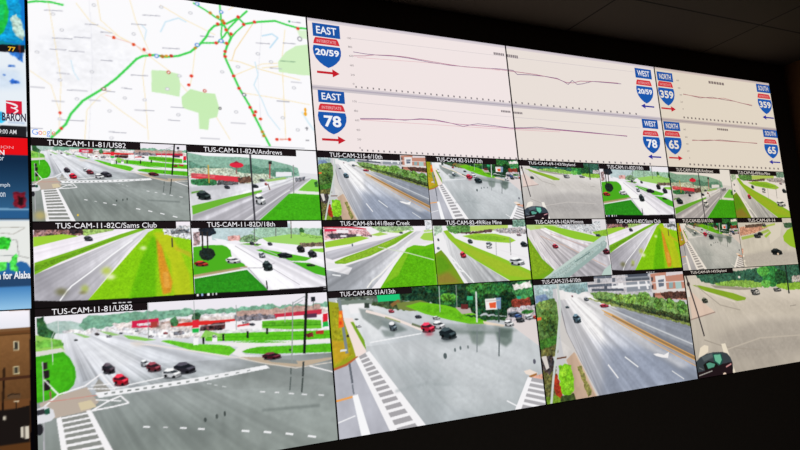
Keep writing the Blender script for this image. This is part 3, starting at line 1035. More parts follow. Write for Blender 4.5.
AXIS = [[1.195, 0.4899, 1.2015, 0.5039], [1.2213, 0.49, 1.2278, 0.504], [1.2479, 0.49, 1.2544, 0.5041], [1.2746, 0.4901, 1.2812, 0.5043], [1.3016, 0.4901, 1.3083, 0.5044], [1.3289, 0.4902, 1.3356, 0.5045], [1.3563, 0.4902, 1.3631, 0.5046], [1.3841, 0.4903, 1.3909, 0.5047], [1.4121, 0.4903, 1.419, 0.5049], [1.4403, 0.4904, 1.4473, 0.505], [1.4688, 0.4905, 1.4758, 0.5051], [1.4975, 0.4905, 1.5046, 0.5052], [1.5266, 0.4906, 1.5337, 0.5054], [1.5558, 0.4906, 1.5631, 0.5055], [1.5854, 0.4907, 1.5927, 0.5056], [1.6152, 0.4908, 1.6226, 0.5058], [1.6453, 0.4908, 1.6528, 0.5059], [1.6757, 0.4909, 1.6832, 0.506], [1.7064, 0.4909, 1.714, 0.5062], [1.7374, 0.491, 1.745, 0.5063], [1.7687, 0.4911, 1.7764, 0.5064], [1.8002, 0.4911, 1.808, 0.5066], [1.8321, 0.4912, 1.84, 0.5067], [1.8643, 0.4913, 1.8722, 0.5068], [1.8968, 0.4913, 1.9048, 0.507], [1.9296, 0.4914, 1.9377, 0.5071], [1.9467, 0.4924, 1.9549, 0.5081], [1.9834, 0.4923, 1.9916, 0.5082], [2.0204, 0.4923, 2.0288, 0.5082], [2.0579, 0.4922, 2.0663, 0.5082], [2.0957, 0.4921, 2.1043, 0.5083], [2.134, 0.4921, 2.1426, 0.5083], [2.1727, 0.492, 2.1814, 0.5083], [2.2119, 0.492, 2.2207, 0.5083], [2.2515, 0.4919, 2.2604, 0.5084], [2.2915, 0.4918, 2.3005, 0.5084], [2.332, 0.4918, 2.3411, 0.5084], [2.3729, 0.4917, 2.3822, 0.5085], [2.4144, 0.4916, 2.4237, 0.5085], [2.4563, 0.4916, 2.4657, 0.5085], [2.4987, 0.4915, 2.5082, 0.5085], [2.5416, 0.4914, 2.5512, 0.5086], [2.585, 0.4914, 2.5948, 0.5086], [2.6289, 0.4913, 2.6388, 0.5086], [2.6733, 0.4912, 2.6834, 0.5087], [2.7183, 0.4911, 2.7285, 0.5087], [2.7638, 0.4911, 2.7741, 0.5087], [2.8099, 0.491, 2.8203, 0.5088], [1.1978, 0.973, 1.2041, 0.9866], [1.2226, 0.9732, 1.229, 0.9869], [1.2477, 0.9734, 1.2541, 0.9872], [1.2729, 0.9737, 1.2795, 0.9875], [1.2984, 0.9739, 1.305, 0.9878], [1.3241, 0.9742, 1.3307, 0.9881], [1.35, 0.9744, 1.3567, 0.9884], [1.3761, 0.9747, 1.3829, 0.9887], [1.4025, 0.9749, 1.4093, 0.989], [1.4291, 0.9752, 1.4359, 0.9894], [1.4559, 0.9754, 1.4628, 0.9897], [1.4829, 0.9757, 1.4899, 0.99], [1.5102, 0.976, 1.5173, 0.9903], [1.5377, 0.9762, 1.5448, 0.9906], [1.5655, 0.9765, 1.5727, 0.991], [1.5935, 0.9768, 1.6007, 0.9913], [1.6218, 0.977, 1.6291, 0.9916], [1.6503, 0.9773, 1.6577, 0.992], [1.6791, 0.9776, 1.6865, 0.9923], [1.7081, 0.9779, 1.7156, 0.9927], [1.7374, 0.9782, 1.7449, 0.993], [1.7669, 0.9784, 1.7746, 0.9934], [1.7968, 0.9787, 1.8045, 0.9937], [1.8269, 0.979, 1.8347, 0.9941], [1.8573, 0.9793, 1.8651, 0.9945], [1.8879, 0.9796, 1.8959, 0.9948], [1.9189, 0.9799, 1.9269, 0.9952], [1.9501, 0.9802, 1.9582, 0.9956], [1.9847, 0.9803, 1.9928, 0.9958], [2.0186, 0.9799, 2.0268, 0.9954], [2.0529, 0.9795, 2.0612, 0.9951], [2.0875, 0.9791, 2.0959, 0.9948], [2.1225, 0.9787, 2.131, 0.9944], [2.1578, 0.9783, 2.1664, 0.9941], [2.1935, 0.9778, 2.2022, 0.9938], [2.2296, 0.9774, 2.2384, 0.9934], [2.2661, 0.977, 2.2749, 0.9931], [2.3029, 0.9765, 2.3119, 0.9927], [2.3402, 0.9761, 2.3492, 0.9923], [2.3778, 0.9756, 2.3869, 0.992], [2.4158, 0.9752, 2.4251, 0.9916], [2.4543, 0.9747, 2.4636, 0.9913], [2.4931, 0.9743, 2.5026, 0.9909], [2.5324, 0.9738, 2.542, 0.9905], [2.5721, 0.9733, 2.5818, 0.9901], [2.6123, 0.9729, 2.622, 0.9897], [2.6529, 0.9724, 2.6627, 0.9893], [2.6939, 0.9719, 2.7039, 0.989], [2.7354, 0.9714, 2.7455, 0.9886], [2.7774, 0.9709, 2.7876, 0.9882], [2.8198, 0.9704, 2.8302, 0.9877], [2.8627, 0.9699, 2.8732, 0.9873], [3.1794, 0.4795, 3.1909, 0.4982], [3.2101, 0.4793, 3.2216, 0.498], [3.2409, 0.479, 3.2526, 0.4978], [3.272, 0.4787, 3.2838, 0.4976], [3.3034, 0.4785, 3.3152, 0.4974], [3.335, 0.4782, 3.3469, 0.4972], [3.3668, 0.4779, 3.3788, 0.497], [3.3989, 0.4776, 3.411, 0.4968], [3.4313, 0.4773, 3.4434, 0.4966], [3.4639, 0.4771, 3.4761, 0.4964], [3.4967, 0.4768, 3.5091, 0.4962], [3.5298, 0.4765, 3.5423, 0.496], [3.5632, 0.4762, 3.5758, 0.4958], [3.5969, 0.4759, 3.6096, 0.4955], [3.6308, 0.4756, 3.6436, 0.4953], [3.665, 0.4753, 3.6779, 0.4951], [3.6995, 0.475, 3.7125, 0.4949], [3.7343, 0.4747, 3.7474, 0.4947], [3.7693, 0.4744, 3.7825, 0.4944], [3.8046, 0.4741, 3.818, 0.4942], [3.1726, 0.9543, 3.1839, 0.9724], [3.2063, 0.9543, 3.2177, 0.9726], [3.2403, 0.9543, 3.2518, 0.9727], [3.2746, 0.9544, 3.2862, 0.9728], [3.3092, 0.9544, 3.321, 0.9729], [3.3441, 0.9545, 3.356, 0.973], [3.3794, 0.9545, 3.3913, 0.9732], [3.4149, 0.9545, 3.4269, 0.9733], [3.4507, 0.9546, 3.4628, 0.9734], [3.4868, 0.9546, 3.4991, 0.9735], [3.5233, 0.9547, 3.5357, 0.9737], [3.5601, 0.9547, 3.5726, 0.9738], [3.5972, 0.9548, 3.6098, 0.9739], [3.6347, 0.9548, 3.6474, 0.974], [3.6725, 0.9548, 3.6853, 0.9742], [3.7106, 0.9549, 3.7235, 0.9743], [3.7491, 0.9549, 3.7621, 0.9744], [3.7879, 0.955, 3.8011, 0.9746], [3.8271, 0.955, 3.8404, 0.9747], [3.8666, 0.9551, 3.88, 0.9749], [3.9066, 0.9551, 3.9201, 0.975], [3.9468, 0.9552, 3.9605, 0.9751]]
HEADINGS = [[1.9264, 0.0754, 1.9894, 0.0969], [2.0045, 0.0767, 2.0708, 0.1039], [1.9325, 0.5785, 1.9879, 0.596], [2.0017, 0.5816, 2.0582, 0.5993], [3.4357, 0.0697, 3.5738, 0.0972], [3.4483, 0.5684, 3.5453, 0.5899]]
TEXT_BOXES = {"baron": [-0.0756, 0.8551, -0.0075, 0.9064], "am": [-0.0847, 0.9564, -0.0356, 0.9832], "seven": [-0.055, 0.4525, -0.0335, 0.4804], "goog": [0.0072, 0.9551, 0.0686, 1.0068], "ala": [-0.0956, 1.783, -0.005, 1.8255], "logo": [-0.0639, 0.7825, -0.0184, 0.8642], "n": [-0.0857, 1.0797, -0.0705, 1.1104], "small": [-0.0993, 1.0544, -0.045, 1.071], "mph": [-0.0846, 1.273, -0.0569, 1.3022], "on": [-0.085, 1.3286, -0.0699, 1.3547], "or_": [-0.086, 1.1211, -0.0722, 1.1417]}


# ------------------------------------------------------------------ colours
def lin(c):
    c = np.asarray(c, dtype=np.float64)
    return np.where(c <= 0.04045, c / 12.92, ((c + 0.055) / 1.055) ** 2.4)


def rgb(h):
    return np.array([int(h[i:i + 2], 16) / 255.0 for i in (0, 2, 4)])


# ------------------------------------------------------------------ picture painter (for what the screens show)
def value_noise(w, h, cx, cy, rng):
    gw, gh = int(w / cx) + 3, int(h / cy) + 3
    g = rng.random((gh, gw))
    X = np.arange(w) / cx
    Y = np.arange(h) / cy
    xi, yi = X.astype(int), Y.astype(int)
    fx, fy = X - xi, Y - yi
    fx = fx * fx * (3 - 2 * fx)
    fy = (fy * fy * (3 - 2 * fy))[:, None]
    a = g[yi][:, xi] * (1 - fx) + g[yi][:, xi + 1] * fx
    b = g[yi + 1][:, xi] * (1 - fx) + g[yi + 1][:, xi + 1] * fx
    return a * (1 - fy) + b * fy


class Painter:
    def __init__(self, w, h, seed):
        self.s = 2
        self.w, self.h = w * self.s, h * self.s
        self.im = np.zeros((self.h, self.w, 3)) + 0.5
        rng = np.random.default_rng(seed)
        k = self.h / 432.0
        n = value_noise
        self.fine = n(self.w, self.h, 3.2 * k, 3.2 * k, rng) * .55 + n(self.w, self.h, 7 * k, 6 * k, rng) * .45 - .5
        self.mid = n(self.w, self.h, 14 * k, 10 * k, rng) * .6 + n(self.w, self.h, 6 * k, 5 * k, rng) * .4 - .5
        self.streak = n(self.w, self.h, 22 * k, 110 * k, rng) * .4 + n(self.w, self.h, 60 * k, 60 * k, rng) * .4 + n(self.w, self.h, 9 * k, 12 * k, rng) * .2 - .5
        self.jx = (n(self.w, self.h, 10 * k, 10 * k, rng) - .5) * 8 * k
        self.jy = (n(self.w, self.h, 10 * k, 10 * k, rng) - .5) * 7 * k
        self.tone = n(self.w, self.h, 7 * k, 5 * k, rng) - .5

    def px(self, p):
        return p[0] * self.w / 1000.0, p[1] * self.h / 1000.0

    def window(self, pts, pad=2):
        xs = [p[0] for p in pts]
        ys = [p[1] for p in pts]
        x0, x1 = max(0, int(min(xs) - pad)), min(self.w, int(max(xs) + pad + 1))
        y0, y1 = max(0, int(min(ys) - pad)), min(self.h, int(max(ys) + pad + 1))
        if x0 >= x1 or y0 >= y1:
            return None
        return x0, x1, y0, y1

    def mask(self, pts, rough=False):
        win = self.window(pts, 8 if rough else 2)
        if win is None:
            return None
        x0, x1, y0, y1 = win
        Y, X = np.mgrid[y0:y1, x0:x1].astype(float)
        X += .5
        Y += .5
        if rough:
            X = X + self.jx[y0:y1, x0:x1]
            Y = Y + self.jy[y0:y1, x0:x1]
        m = np.zeros(X.shape, bool)
        n = len(pts)
        for i in range(n):
            ax, ay = pts[i]
            bx, by = pts[(i + 1) % n]
            if ay == by:
                continue
            c = ((ay > Y) != (by > Y)) & (X < (bx - ax) * (Y - ay) / (by - ay) + ax)
            m ^= c
        return win, m

    def put(self, wm, col):
        if wm is None:
            return
        (x0, x1, y0, y1), m = wm
        sub = self.im[y0:y1, x0:x1]
        if callable(col):
            Y, X = np.mgrid[y0:y1, x0:x1].astype(float)
            c = col(X, Y, sub, (slice(y0, y1), slice(x0, x1)))
        else:
            c = np.broadcast_to(col, sub.shape)
        sub[m] = c[m]

    def poly(self, col, pts):
        self.put(self.mask(pts), col)

    def ell(self, col, c, r, rough=False, ring=False):
        pts = [(c[0] + r[0] * math.cos(t), c[1] + r[1] * math.sin(t)) for t in np.linspace(0, 2 * math.pi, 22)[:-1]]
        if ring:
            self.poly(col, pts)
            self.poly(np.array([1., 1., 1.]) * .97, [(c[0] + (x - c[0]) * .55, c[1] + (y - c[1]) * .55) for x, y in pts])
            return
        self.put(self.mask(pts, rough), col)

    def line(self, col, w, pts):
        for (ax, ay), (bx, by) in zip(pts[:-1], pts[1:]):
            d = math.hypot(bx - ax, by - ay) or 1
            nx, ny = -(by - ay) / d * w / 2, (bx - ax) / d * w / 2
            ex, ey = (bx - ax) / d * w * .2, (by - ay) / d * w * .2
            self.poly(col, [(ax + nx - ex, ay + ny - ey), (bx + nx + ex, by + ny + ey), (bx - nx + ex, by - ny + ey), (ax - nx - ex, ay - ny - ey)])

    def car(self, col, c, s):
        """small car seen from above its front corner"""
        x, y = c
        w, h = s[0] / 2, s[1] / 2
        q = lambda *p: [(x + w * a, y + h * b) for a, b in p]
        glass = col * .15 + np.array([.09, .11, .13])
        light = np.clip(col * 1.12 + .10, 0, 1)
        black = np.array([.07, .07, .08])
        self.ell(col * .22 + np.array([.20, .21, .22]), (x + w * .12, y + h * .74), (w * .95, h * .36))
        self.poly(col * .8, q((-1, -.3), (-.5, -.72), (.25, -.72), (.95, -.05), (1, .5), (.55, .88), (-.1, .8), (-.95, .3)))
        self.poly(light, q((-.78, -.5), (-.42, -.9), (.22, -.84), (.34, -.46), (-.32, -.26)))
        self.poly(glass, q((-.32, -.26), (.34, -.46), (.74, -.1), (.1, .12)))
        self.poly(glass, q((-.84, -.42), (-.36, -.24), (.02, .12), (-.82, -.06)))
        self.poly(light, q((.1, .14), (.74, -.08), (.98, .12), (.42, .42)))
        self.poly(np.clip(col * .55, 0, 1), q((.42, .46), (.98, .16), (.98, .5), (.5, .84)))
        self.ell(black, (x - w * .62, y + h * .42), (w * .16, h * .24))
        self.ell(black, (x + w * .22, y + h * .78), (w * .18, h * .22))

    def run(self, text):
        for ln in text.strip().splitlines():
            tk = [t for t in ln.split() if t != '|']
            op = tk[0]
            head = [t for t in tk[1:] if ',' not in t]
            pts = [tuple(float(v) for v in t.split(',')) for t in tk[1:] if ',' in t]
            P = [self.px(p) for p in pts]
            if op == 'P':
                self.poly(rgb(head[0]), P)
            elif op == 'G':
                c1, c2 = rgb(head[0]), rgb(head[1])
                (ax, ay), (bx, by) = P[0], P[1]
                dx, dy = bx - ax, by - ay
                q = dx * dx + dy * dy

                def shade(X, Y, sub, sl):
                    t = np.clip(((X - ax) * dx + (Y - ay) * dy) / q, 0, 1)[..., None]
                    return c1 * (1 - t) + c2 * t
                self.put(self.mask(P[2:]), shade)
            elif op == 'L':
                self.line(rgb(head[0]), max(float(head[1]) * self.h / 1000, 1.0), P)
            elif op == 'T':
                c = rgb(head[0])
                w = max(float(head[1]) * self.h / 1000, 1.2) * 1.5
                (ax, ay), (bx, by) = P
                n = max(3, int(abs(bx - ax) / (w * 1.4)))
                for i in range(n):
                    t0, t1 = i / n, (i + .72) / n
                    self.line(c, w, [(ax + (bx - ax) * t0, ay + (by - ay) * t0), (ax + (bx - ax) * t1, ay + (by - ay) * t1)])
            elif op in 'FB':
                c = rgb(head[0])
                amp = float(head[1])

                def leaf(X, Y, sub, sl):
                    v = 1 + amp * (1.5 * self.mid[sl] + 2.3 * self.fine[sl])
                    k = c * v[..., None]
                    k[..., 0] += self.tone[sl] * amp * .15
                    k[..., 2] -= self.tone[sl] * amp * .1
                    return np.clip(k, 0, 1)
                if op == 'F':
                    self.put(self.mask(P, amp > .17), leaf)
                else:
                    self.ell(leaf, P[0], P[1], rough=True)
            elif op == 'V':                          # soft-edged patch: colour, strength, softness
                c, a, soft = rgb(head[0]), float(head[1]), max(1, int(float(head[2]) * self.h / 432))
                win = self.window(P, soft * 3 + 2)
                if win is None:
                    continue
                keep = self.window
                self.window = lambda pts, pad=2: win
                (x0, x1, y0, y1), m = self.mask(P)
                self.window = keep
                m = m.astype(float)
                for _ in range(2):
                    for ax in (0, 1):
                        n = m.shape[ax]
                        q = np.pad(m, [(soft + 1, soft) if i == ax else (0, 0) for i in (0, 1)])
                        cs = q.cumsum(ax)
                        m = (np.take(cs, range(2 * soft + 1, 2 * soft + 1 + n), ax) - np.take(cs, range(0, n), ax)) / (2 * soft + 1)
                v = 1 + .12 * self.mid[y0:y1, x0:x1][..., None]
                m = (m * a)[..., None]
                self.im[y0:y1, x0:x1] = self.im[y0:y1, x0:x1] * (1 - m) + np.clip(c * v, 0, 1) * m
            elif op == 'S':
                amp = float(head[0])
                self.put(self.mask(P), lambda X, Y, sub, sl: np.clip(sub * (1 + amp * 2.2 * self.streak[sl])[..., None], 0, 1))
            elif op == 'N':
                amp = float(head[0])
                self.put(self.mask(P), lambda X, Y, sub, sl: np.clip(sub * (1 + amp * 2 * self.fine[sl])[..., None], 0, 1))
            elif op == 'K':                          # wheel tracks running to a far point
                amp = float(head[0])
                vx, vy = P[0]
                rng = np.random.default_rng(int(vx * 7 + vy * 3) % 9973)
                tab = rng.random(400) - .5
                tab2 = rng.random(1200) - .5

                def tracks(X, Y, sub, sl):
                    dx, dy = X - vx, Y - vy
                    an = np.arctan2(dy, dx) / math.pi * 60 + 100
                    i = np.clip(an.astype(int), 0, 398)
                    t = an - i
                    v = tab[i] * (1 - t) + tab[i + 1] * t
                    an = an * 3
                    i = np.clip(an.astype(int), 0, 1198)
                    t = an - i
                    v = v + .7 * (tab2[i] * (1 - t) + tab2[i + 1] * t)
                    far = np.clip(np.hypot(dx, dy) / (self.h * .25), 0, 1)
                    return np.clip(sub * (1 + amp * v * far * (1 + 1.2 * self.streak[sl]))[..., None], 0, 1)
                self.put(self.mask(P[1:]), tracks)
            elif op == 'Q':                          # soft round spot
                c, a = rgb(head[0]), float(head[1])
                (cx, cy), (rx, ry) = P
                win = self.window([(cx - rx * 2, cy - ry * 2), (cx + rx * 2, cy + ry * 2)])
                if win:
                    x0, x1, y0, y1 = win
                    Y, X = np.mgrid[y0:y1, x0:x1] + .5
                    m = (a * np.exp(-(((X - cx) / rx) ** 2 + ((Y - cy) / ry) ** 2) ** 1.3))[..., None]
                    self.im[y0:y1, x0:x1] = self.im[y0:y1, x0:x1] * (1 - m) + c * m
            elif op == 'E':
                self.ell(rgb(head[0]), P[0], P[1])
            elif op == 'O':
                self.ell(rgb(head[0]), P[0], P[1], ring=True)
            elif op == 'C':
                self.car(rgb(head[0]), P[0], P[1])

    def result(self):
        s = self.s
        im = self.im.reshape(self.h // s, s, self.w // s, s, 3).mean((1, 3))
        im = im + .22 * (im * im * (3 - 2 * im) - im)
        k = .06
        p = np.pad(im, ((1, 1), (1, 1), (0, 0)), 'edge')
        return im * (1 - 4 * k) + k * (p[:-2, 1:-1] + p[2:, 1:-1] + p[1:-1, :-2] + p[1:-1, 2:])


def picture_mesh(name):
    """unit picture: x 0..1, z 0..-1, facing -Y; colours stored per vertex"""
    w, h, text = PICTURES[name]
    pt = Painter(w, h, sum(map(ord, name)))
    pt.run(text)
    im = lin(np.clip(pt.result(), 0, 1))
    me = bpy.data.meshes.new(name + '_picture')
    X, Z = np.meshgrid(np.linspace(0, 1, w), -np.linspace(0, 1, h))
    co = np.stack([X, np.zeros_like(X), Z], -1).reshape(-1, 3)
    i = np.arange(w * h).reshape(h, w)
    q = np.stack([i[1:, :-1], i[1:, 1:], i[:-1, 1:], i[:-1, :-1]], -1).reshape(-1)
    nf = q.size // 4
    me.vertices.add(len(co))
    me.vertices.foreach_set('co', co.astype(np.float32).ravel())
    me.loops.add(q.size)
    me.loops.foreach_set('vertex_index', q.astype(np.int32))
    me.polygons.add(nf)
    me.polygons.foreach_set('loop_start', np.arange(0, q.size, 4, dtype=np.int32))
    me.polygons.foreach_set('loop_total', np.full(nf, 4, dtype=np.int32))
    me.update(calc_edges=True)
    at = me.color_attributes.new('Picture', 'FLOAT_COLOR', 'POINT')
    rgba = np.concatenate([im, np.ones(im.shape[:2] + (1,))], -1)
    at.data.foreach_set('color', rgba.astype(np.float32).ravel())
    return me


# ------------------------------------------------------------------ materials
MATS = {}


def surface(name, col, rough=.6, bump=None, coat=0, spec=.5, mottling=.12, scale=8):
    if name in MATS:
        return MATS[name]
    m = bpy.data.materials.new(name)
    m.use_nodes = True
    nt = m.node_tree
    b = nt.nodes['Principled BSDF']
    c = lin(rgb(col))
    tc = nt.nodes.new('ShaderNodeTexCoord')
    nz = nt.nodes.new('ShaderNodeTexNoise')
    nz.inputs['Scale'].default_value = scale
    nz.inputs['Detail'].default_value = 4
    nt.links.new(tc.outputs['Object'], nz.inputs['Vector'])
    mx = nt.nodes.new('ShaderNodeMix')
    mx.data_type = 'RGBA'
    mx.inputs[6].default_value = (*(c * (1 - mottling)), 1)
    mx.inputs[7].default_value = (*(np.clip(c * (1 + mottling), 0, 1)), 1)
    nt.links.new(nz.outputs['Fac'], mx.inputs[0])
    nt.links.new(mx.outputs[2], b.inputs['Base Color'])
    b.inputs['Roughness'].default_value = rough
    b.inputs['Specular IOR Level'].default_value = spec
    if bump:
        bp = nt.nodes.new('ShaderNodeBump')
        bp.inputs['Strength'].default_value = bump
        bp.inputs['Distance'].default_value = .004
        nt.links.new(nz.outputs['Fac'], bp.inputs['Height'])
        nt.links.new(bp.outputs['Normal'], b.inputs['Normal'])
    MATS[name] = m
    return m


def ceiling_material():
    """dark acoustic tiles, 0.61 m grid of darker joints, fissured face"""
    m = bpy.data.materials.new('acoustic_ceiling_tiles')
    m.use_nodes = True
    nt = m.node_tree
    b = nt.nodes['Principled BSDF']
    tc = nt.nodes.new('ShaderNodeTexCoord')
    mp = nt.nodes.new('ShaderNodeMapping')
    mp.inputs['Location'].default_value = (-4.12, .45, 0)
    nt.links.new(tc.outputs['Object'], mp.inputs['Vector'])
    br = nt.nodes.new('ShaderNodeTexBrick')
    br.offset = 0
    br.inputs['Scale'].default_value = 1
    br.inputs['Brick Width'].default_value = 1.22
    br.inputs['Row Height'].default_value = .61
    br.inputs['Mortar Size'].default_value = .007
    br.inputs['Mortar Smooth'].default_value = .2
    a = lin(rgb('483f36'))
    br.inputs['Color1'].default_value = (*a, 1)
    br.inputs['Color2'].default_value = (*(a * .94), 1)
    br.inputs['Mortar'].default_value = (*(a * .25), 1)
    nt.links.new(mp.outputs['Vector'], br.inputs['Vector'])
    nt.links.new(br.outputs['Color'], b.inputs['Base Color'])
    nz = nt.nodes.new('ShaderNodeTexNoise')
    nz.inputs['Scale'].default_value = 60
    nt.links.new(tc.outputs['Object'], nz.inputs['Vector'])
    bp = nt.nodes.new('ShaderNodeBump')
    bp.inputs['Strength'].default_value = .3
    bp.inputs['Distance'].default_value = .002
    nt.links.new(nz.outputs['Fac'], bp.inputs['Height'])
    nt.links.new(bp.outputs['Normal'], b.inputs['Normal'])
    b.inputs['Roughness'].default_value = .9
    b.inputs['Specular IOR Level'].default_value = .1
    return m


def glow(col, tint=(1, 1, 1)):
    key = 'screen_%s_%02x%02x%02x' % ((col,) + tuple(int(t * 255) for t in tint))
    if key in MATS:
        return MATS[key]
    m = bpy.data.materials.new(key)
    m.use_nodes = True
    nt = m.node_tree
    nt.nodes.clear()
    e = nt.nodes.new('ShaderNodeEmission')
    o = nt.nodes.new('ShaderNodeOutputMaterial')
    nt.links.new(e.outputs[0], o.inputs['Surface'])
    t = lin(np.array(tint))
    if col == 'picture':
        a = nt.nodes.new('ShaderNodeAttribute')
        a.attribute_name = 'Picture'
        mx = nt.nodes.new('ShaderNodeMix')
        mx.data_type = 'RGBA'
        mx.blend_type = 'MULTIPLY'
        mx.inputs[0].default_value = 1
        mx.inputs[7].default_value = (*t, 1)
        nt.links.new(a.outputs['Color'], mx.inputs[6])
        nt.links.new(mx.outputs[2], e.inputs['Color'])
    else:
        e.inputs['Color'].default_value = (*(lin(rgb(col)) * t), 1)
    MATS[key] = m
    return m


# ------------------------------------------------------------------ mesh building
class MB:
    """collects shapes in panel space: x right, z up, y = depth behind the screen face"""

    def __init__(self):
        self.v, self.f, self.m, self.mats = [], [], [], []

    def slot(self, mat):
        if mat not in self.mats:
            self.mats.append(mat)
        return self.mats.index(mat)

    def flat(self, pts, y, mat):
        s = self.slot(mat)
        n = len(self.v)
        area = sum(pts[i][0] * pts[(i + 1) % len(pts)][1] - pts[(i + 1) % len(pts)][0] * pts[i][1] for i in range(len(pts)))
        if area < 0:
            pts = pts[::-1]
        self.v += [(p[0], y, p[1]) for p in pts]
        self.f.append(tuple(range(n, n + len(pts))))
        self.m.append(s)

    def rect(self, x0, z0, x1, z1, y, mat):
        self.flat([(x0, z0), (x1, z0), (x1, z1), (x0, z1)], y, mat)

    def strip(self, pts, w, y, mat):
        for (ax, az), (bx, bz) in zip(pts[:-1], pts[1:]):
            d = math.hypot(bx - ax, bz - az) or 1
            nx, nz = -(bz - az) / d * w / 2, (bx - ax) / d * w / 2
            self.flat([(ax + nx, az + nz), (bx + nx, bz + nz), (bx - nx, bz - nz), (ax - nx, az - nz)], y, mat)

    def box(self, x0, y0, z0, x1, y1, z1, mat):
        s = self.slot(mat)
        n = len(self.v)
        self.v += [(x, y, z) for z in (z0, z1) for y in (y0, y1) for x in (x0, x1)]
        for q in ((0, 2, 3, 1), (4, 5, 7, 6), (0, 1, 5, 4), (2, 6, 7, 3), (0, 4, 6, 2), (1, 3, 7, 5)):
            self.f.append(tuple(n + i for i in q))
            self.m.append(s)

    def text(self, txt, x0, z0, x1, z1, y, mat, bold=0):
        vs, fs = glyphs(txt, bold)
        xs = [v[0] for v in vs]
        ys = [v[1] for v in vs]
        a, b, c, d = min(xs), max(xs), min(ys), max(ys)
        s = self.slot(mat)
        n = len(self.v)
        self.v += [(x0 + (v[0] - a) / (b - a) * (x1 - x0), y, z0 + (v[1] - c) / (d - c) * (z1 - z0)) for v in vs]
        for f in fs:
            self.f.append(tuple(n + i for i in f))
            self.m.append(s)

    def build(self, name, parent=None, label=None):
        me = bpy.data.meshes.new(name)
        me.from_pydata(self.v, [], self.f)
        for m in self.mats:
            me.materials.append(m)
        me.polygons.foreach_set('material_index', self.m)
        me.update()
        o = bpy.data.objects.new(name, me)
        COL.objects.link(o)
        if parent:
            o.parent = parent
        if label:
            o['label'] = label
        return o


GLYPH = {}


def glyphs(txt, bold):
    k = (txt, bold)
    if k not in GLYPH:
        cu = bpy.data.curves.new('lettering', 'FONT')
        cu.body = txt
        cu.size = 1
        cu.offset = bold
        cu.resolution_u = 3
        ob = bpy.data.objects.new('lettering', cu)
        COL.objects.link(ob)
        dg = bpy.context.evaluated_depsgraph_get()
        me = bpy.data.meshes.new_from_object(ob.evaluated_get(dg))
        vs = [tuple(v.co[:2]) for v in me.vertices]
        fs = []
        for p in me.polygons:
            f = tuple(p.vertices)
            fs.append(f if p.normal.z > 0 else f[::-1])
        GLYPH[k] = (vs, fs)
        bpy.data.objects.remove(ob)
        bpy.data.meshes.remove(me)
        bpy.data.curves.remove(cu)
    return GLYPH[k]


def empty(name, loc, label, cat, group=None):
    o = bpy.data.objects.new(name, None)
    o.empty_display_size = .1
    COL.objects.link(o)
    o.location = loc
    o['label'] = label
    o['category'] = cat
    if group:
        o['group'] = group
    return o


def structure(o):
    o['kind'] = 'structure'
    return o


# ------------------------------------------------------------------ display panels
TINT = {-1: (1, 1, 1), 0: (1, 1, 1), 1: (.985, .985, .985), 2: (.97, .965, .96), 3: (.935, .90, .84)}
PAPER = {1: 'f1e5e4', 2: 'e9dfd8', 3: 'e1d5c4'}
BLACK = surface('black_panel_housing', '0b0b0c', .5, spec=.2)
BEZEL = surface('dark_panel_bezel', '17151a', .45, spec=.3)
WHITE = 'f6f4f8'
BAR = '1d1618'
PIC = {}
PANELS = {}


def panel(col, row, label):
    p = empty('display_panel', (col * PW, 0, TOP - row * PH), label, 'display panel', 'display panels of the video wall')
    b = MB()
    b.box(.0006, .0, -PH + .0006, PW - .0006, DEPTH, -.0006, BLACK)
    for dz in (-.06, -PH + .1):                      # ribs of the rear shell
        b.box(.1, DEPTH, dz - .03, PW - .1, DEPTH + .02, dz, BLACK)
    b.build('housing', p)
    m = MB()
    l = .0034 if col != 0 else .006
    r = .0034 if col != -1 else .006
    t = .0022
    y0, y1 = -.004, .0005
    e = .0003
    m.box(e, y0, -PH + e, l, y1, -e, BEZEL)
    m.box(PW - r, y0, -PH + e, PW - e, y1, -e, BEZEL)
    m.box(l, y0, -t, PW - r, y1, -e, BEZEL)
    m.box(l, y0, -PH + e, PW - r, y1, -PH + t, BEZEL)
    m.build('bezel', p)
    PANELS[(col, row)] = p
    return p


def picture(part, pic, parent, x, z, w, h, tint, label=None):
    if pic not in PIC:
        PIC[pic] = picture_mesh(pic)
        PIC[pic].materials.append(glow('picture'))
    o = bpy.data.objects.new(part, PIC[pic])
    COL.objects.link(o)
    o.parent = parent
    o.location = (x, -.001, z)
    o.scale = (w, 1, h)
    o.material_slots[0].link = 'OBJECT'
    o.material_slots[0].material = glow('picture', tint)
    if label:
        o['label'] = label
    return o


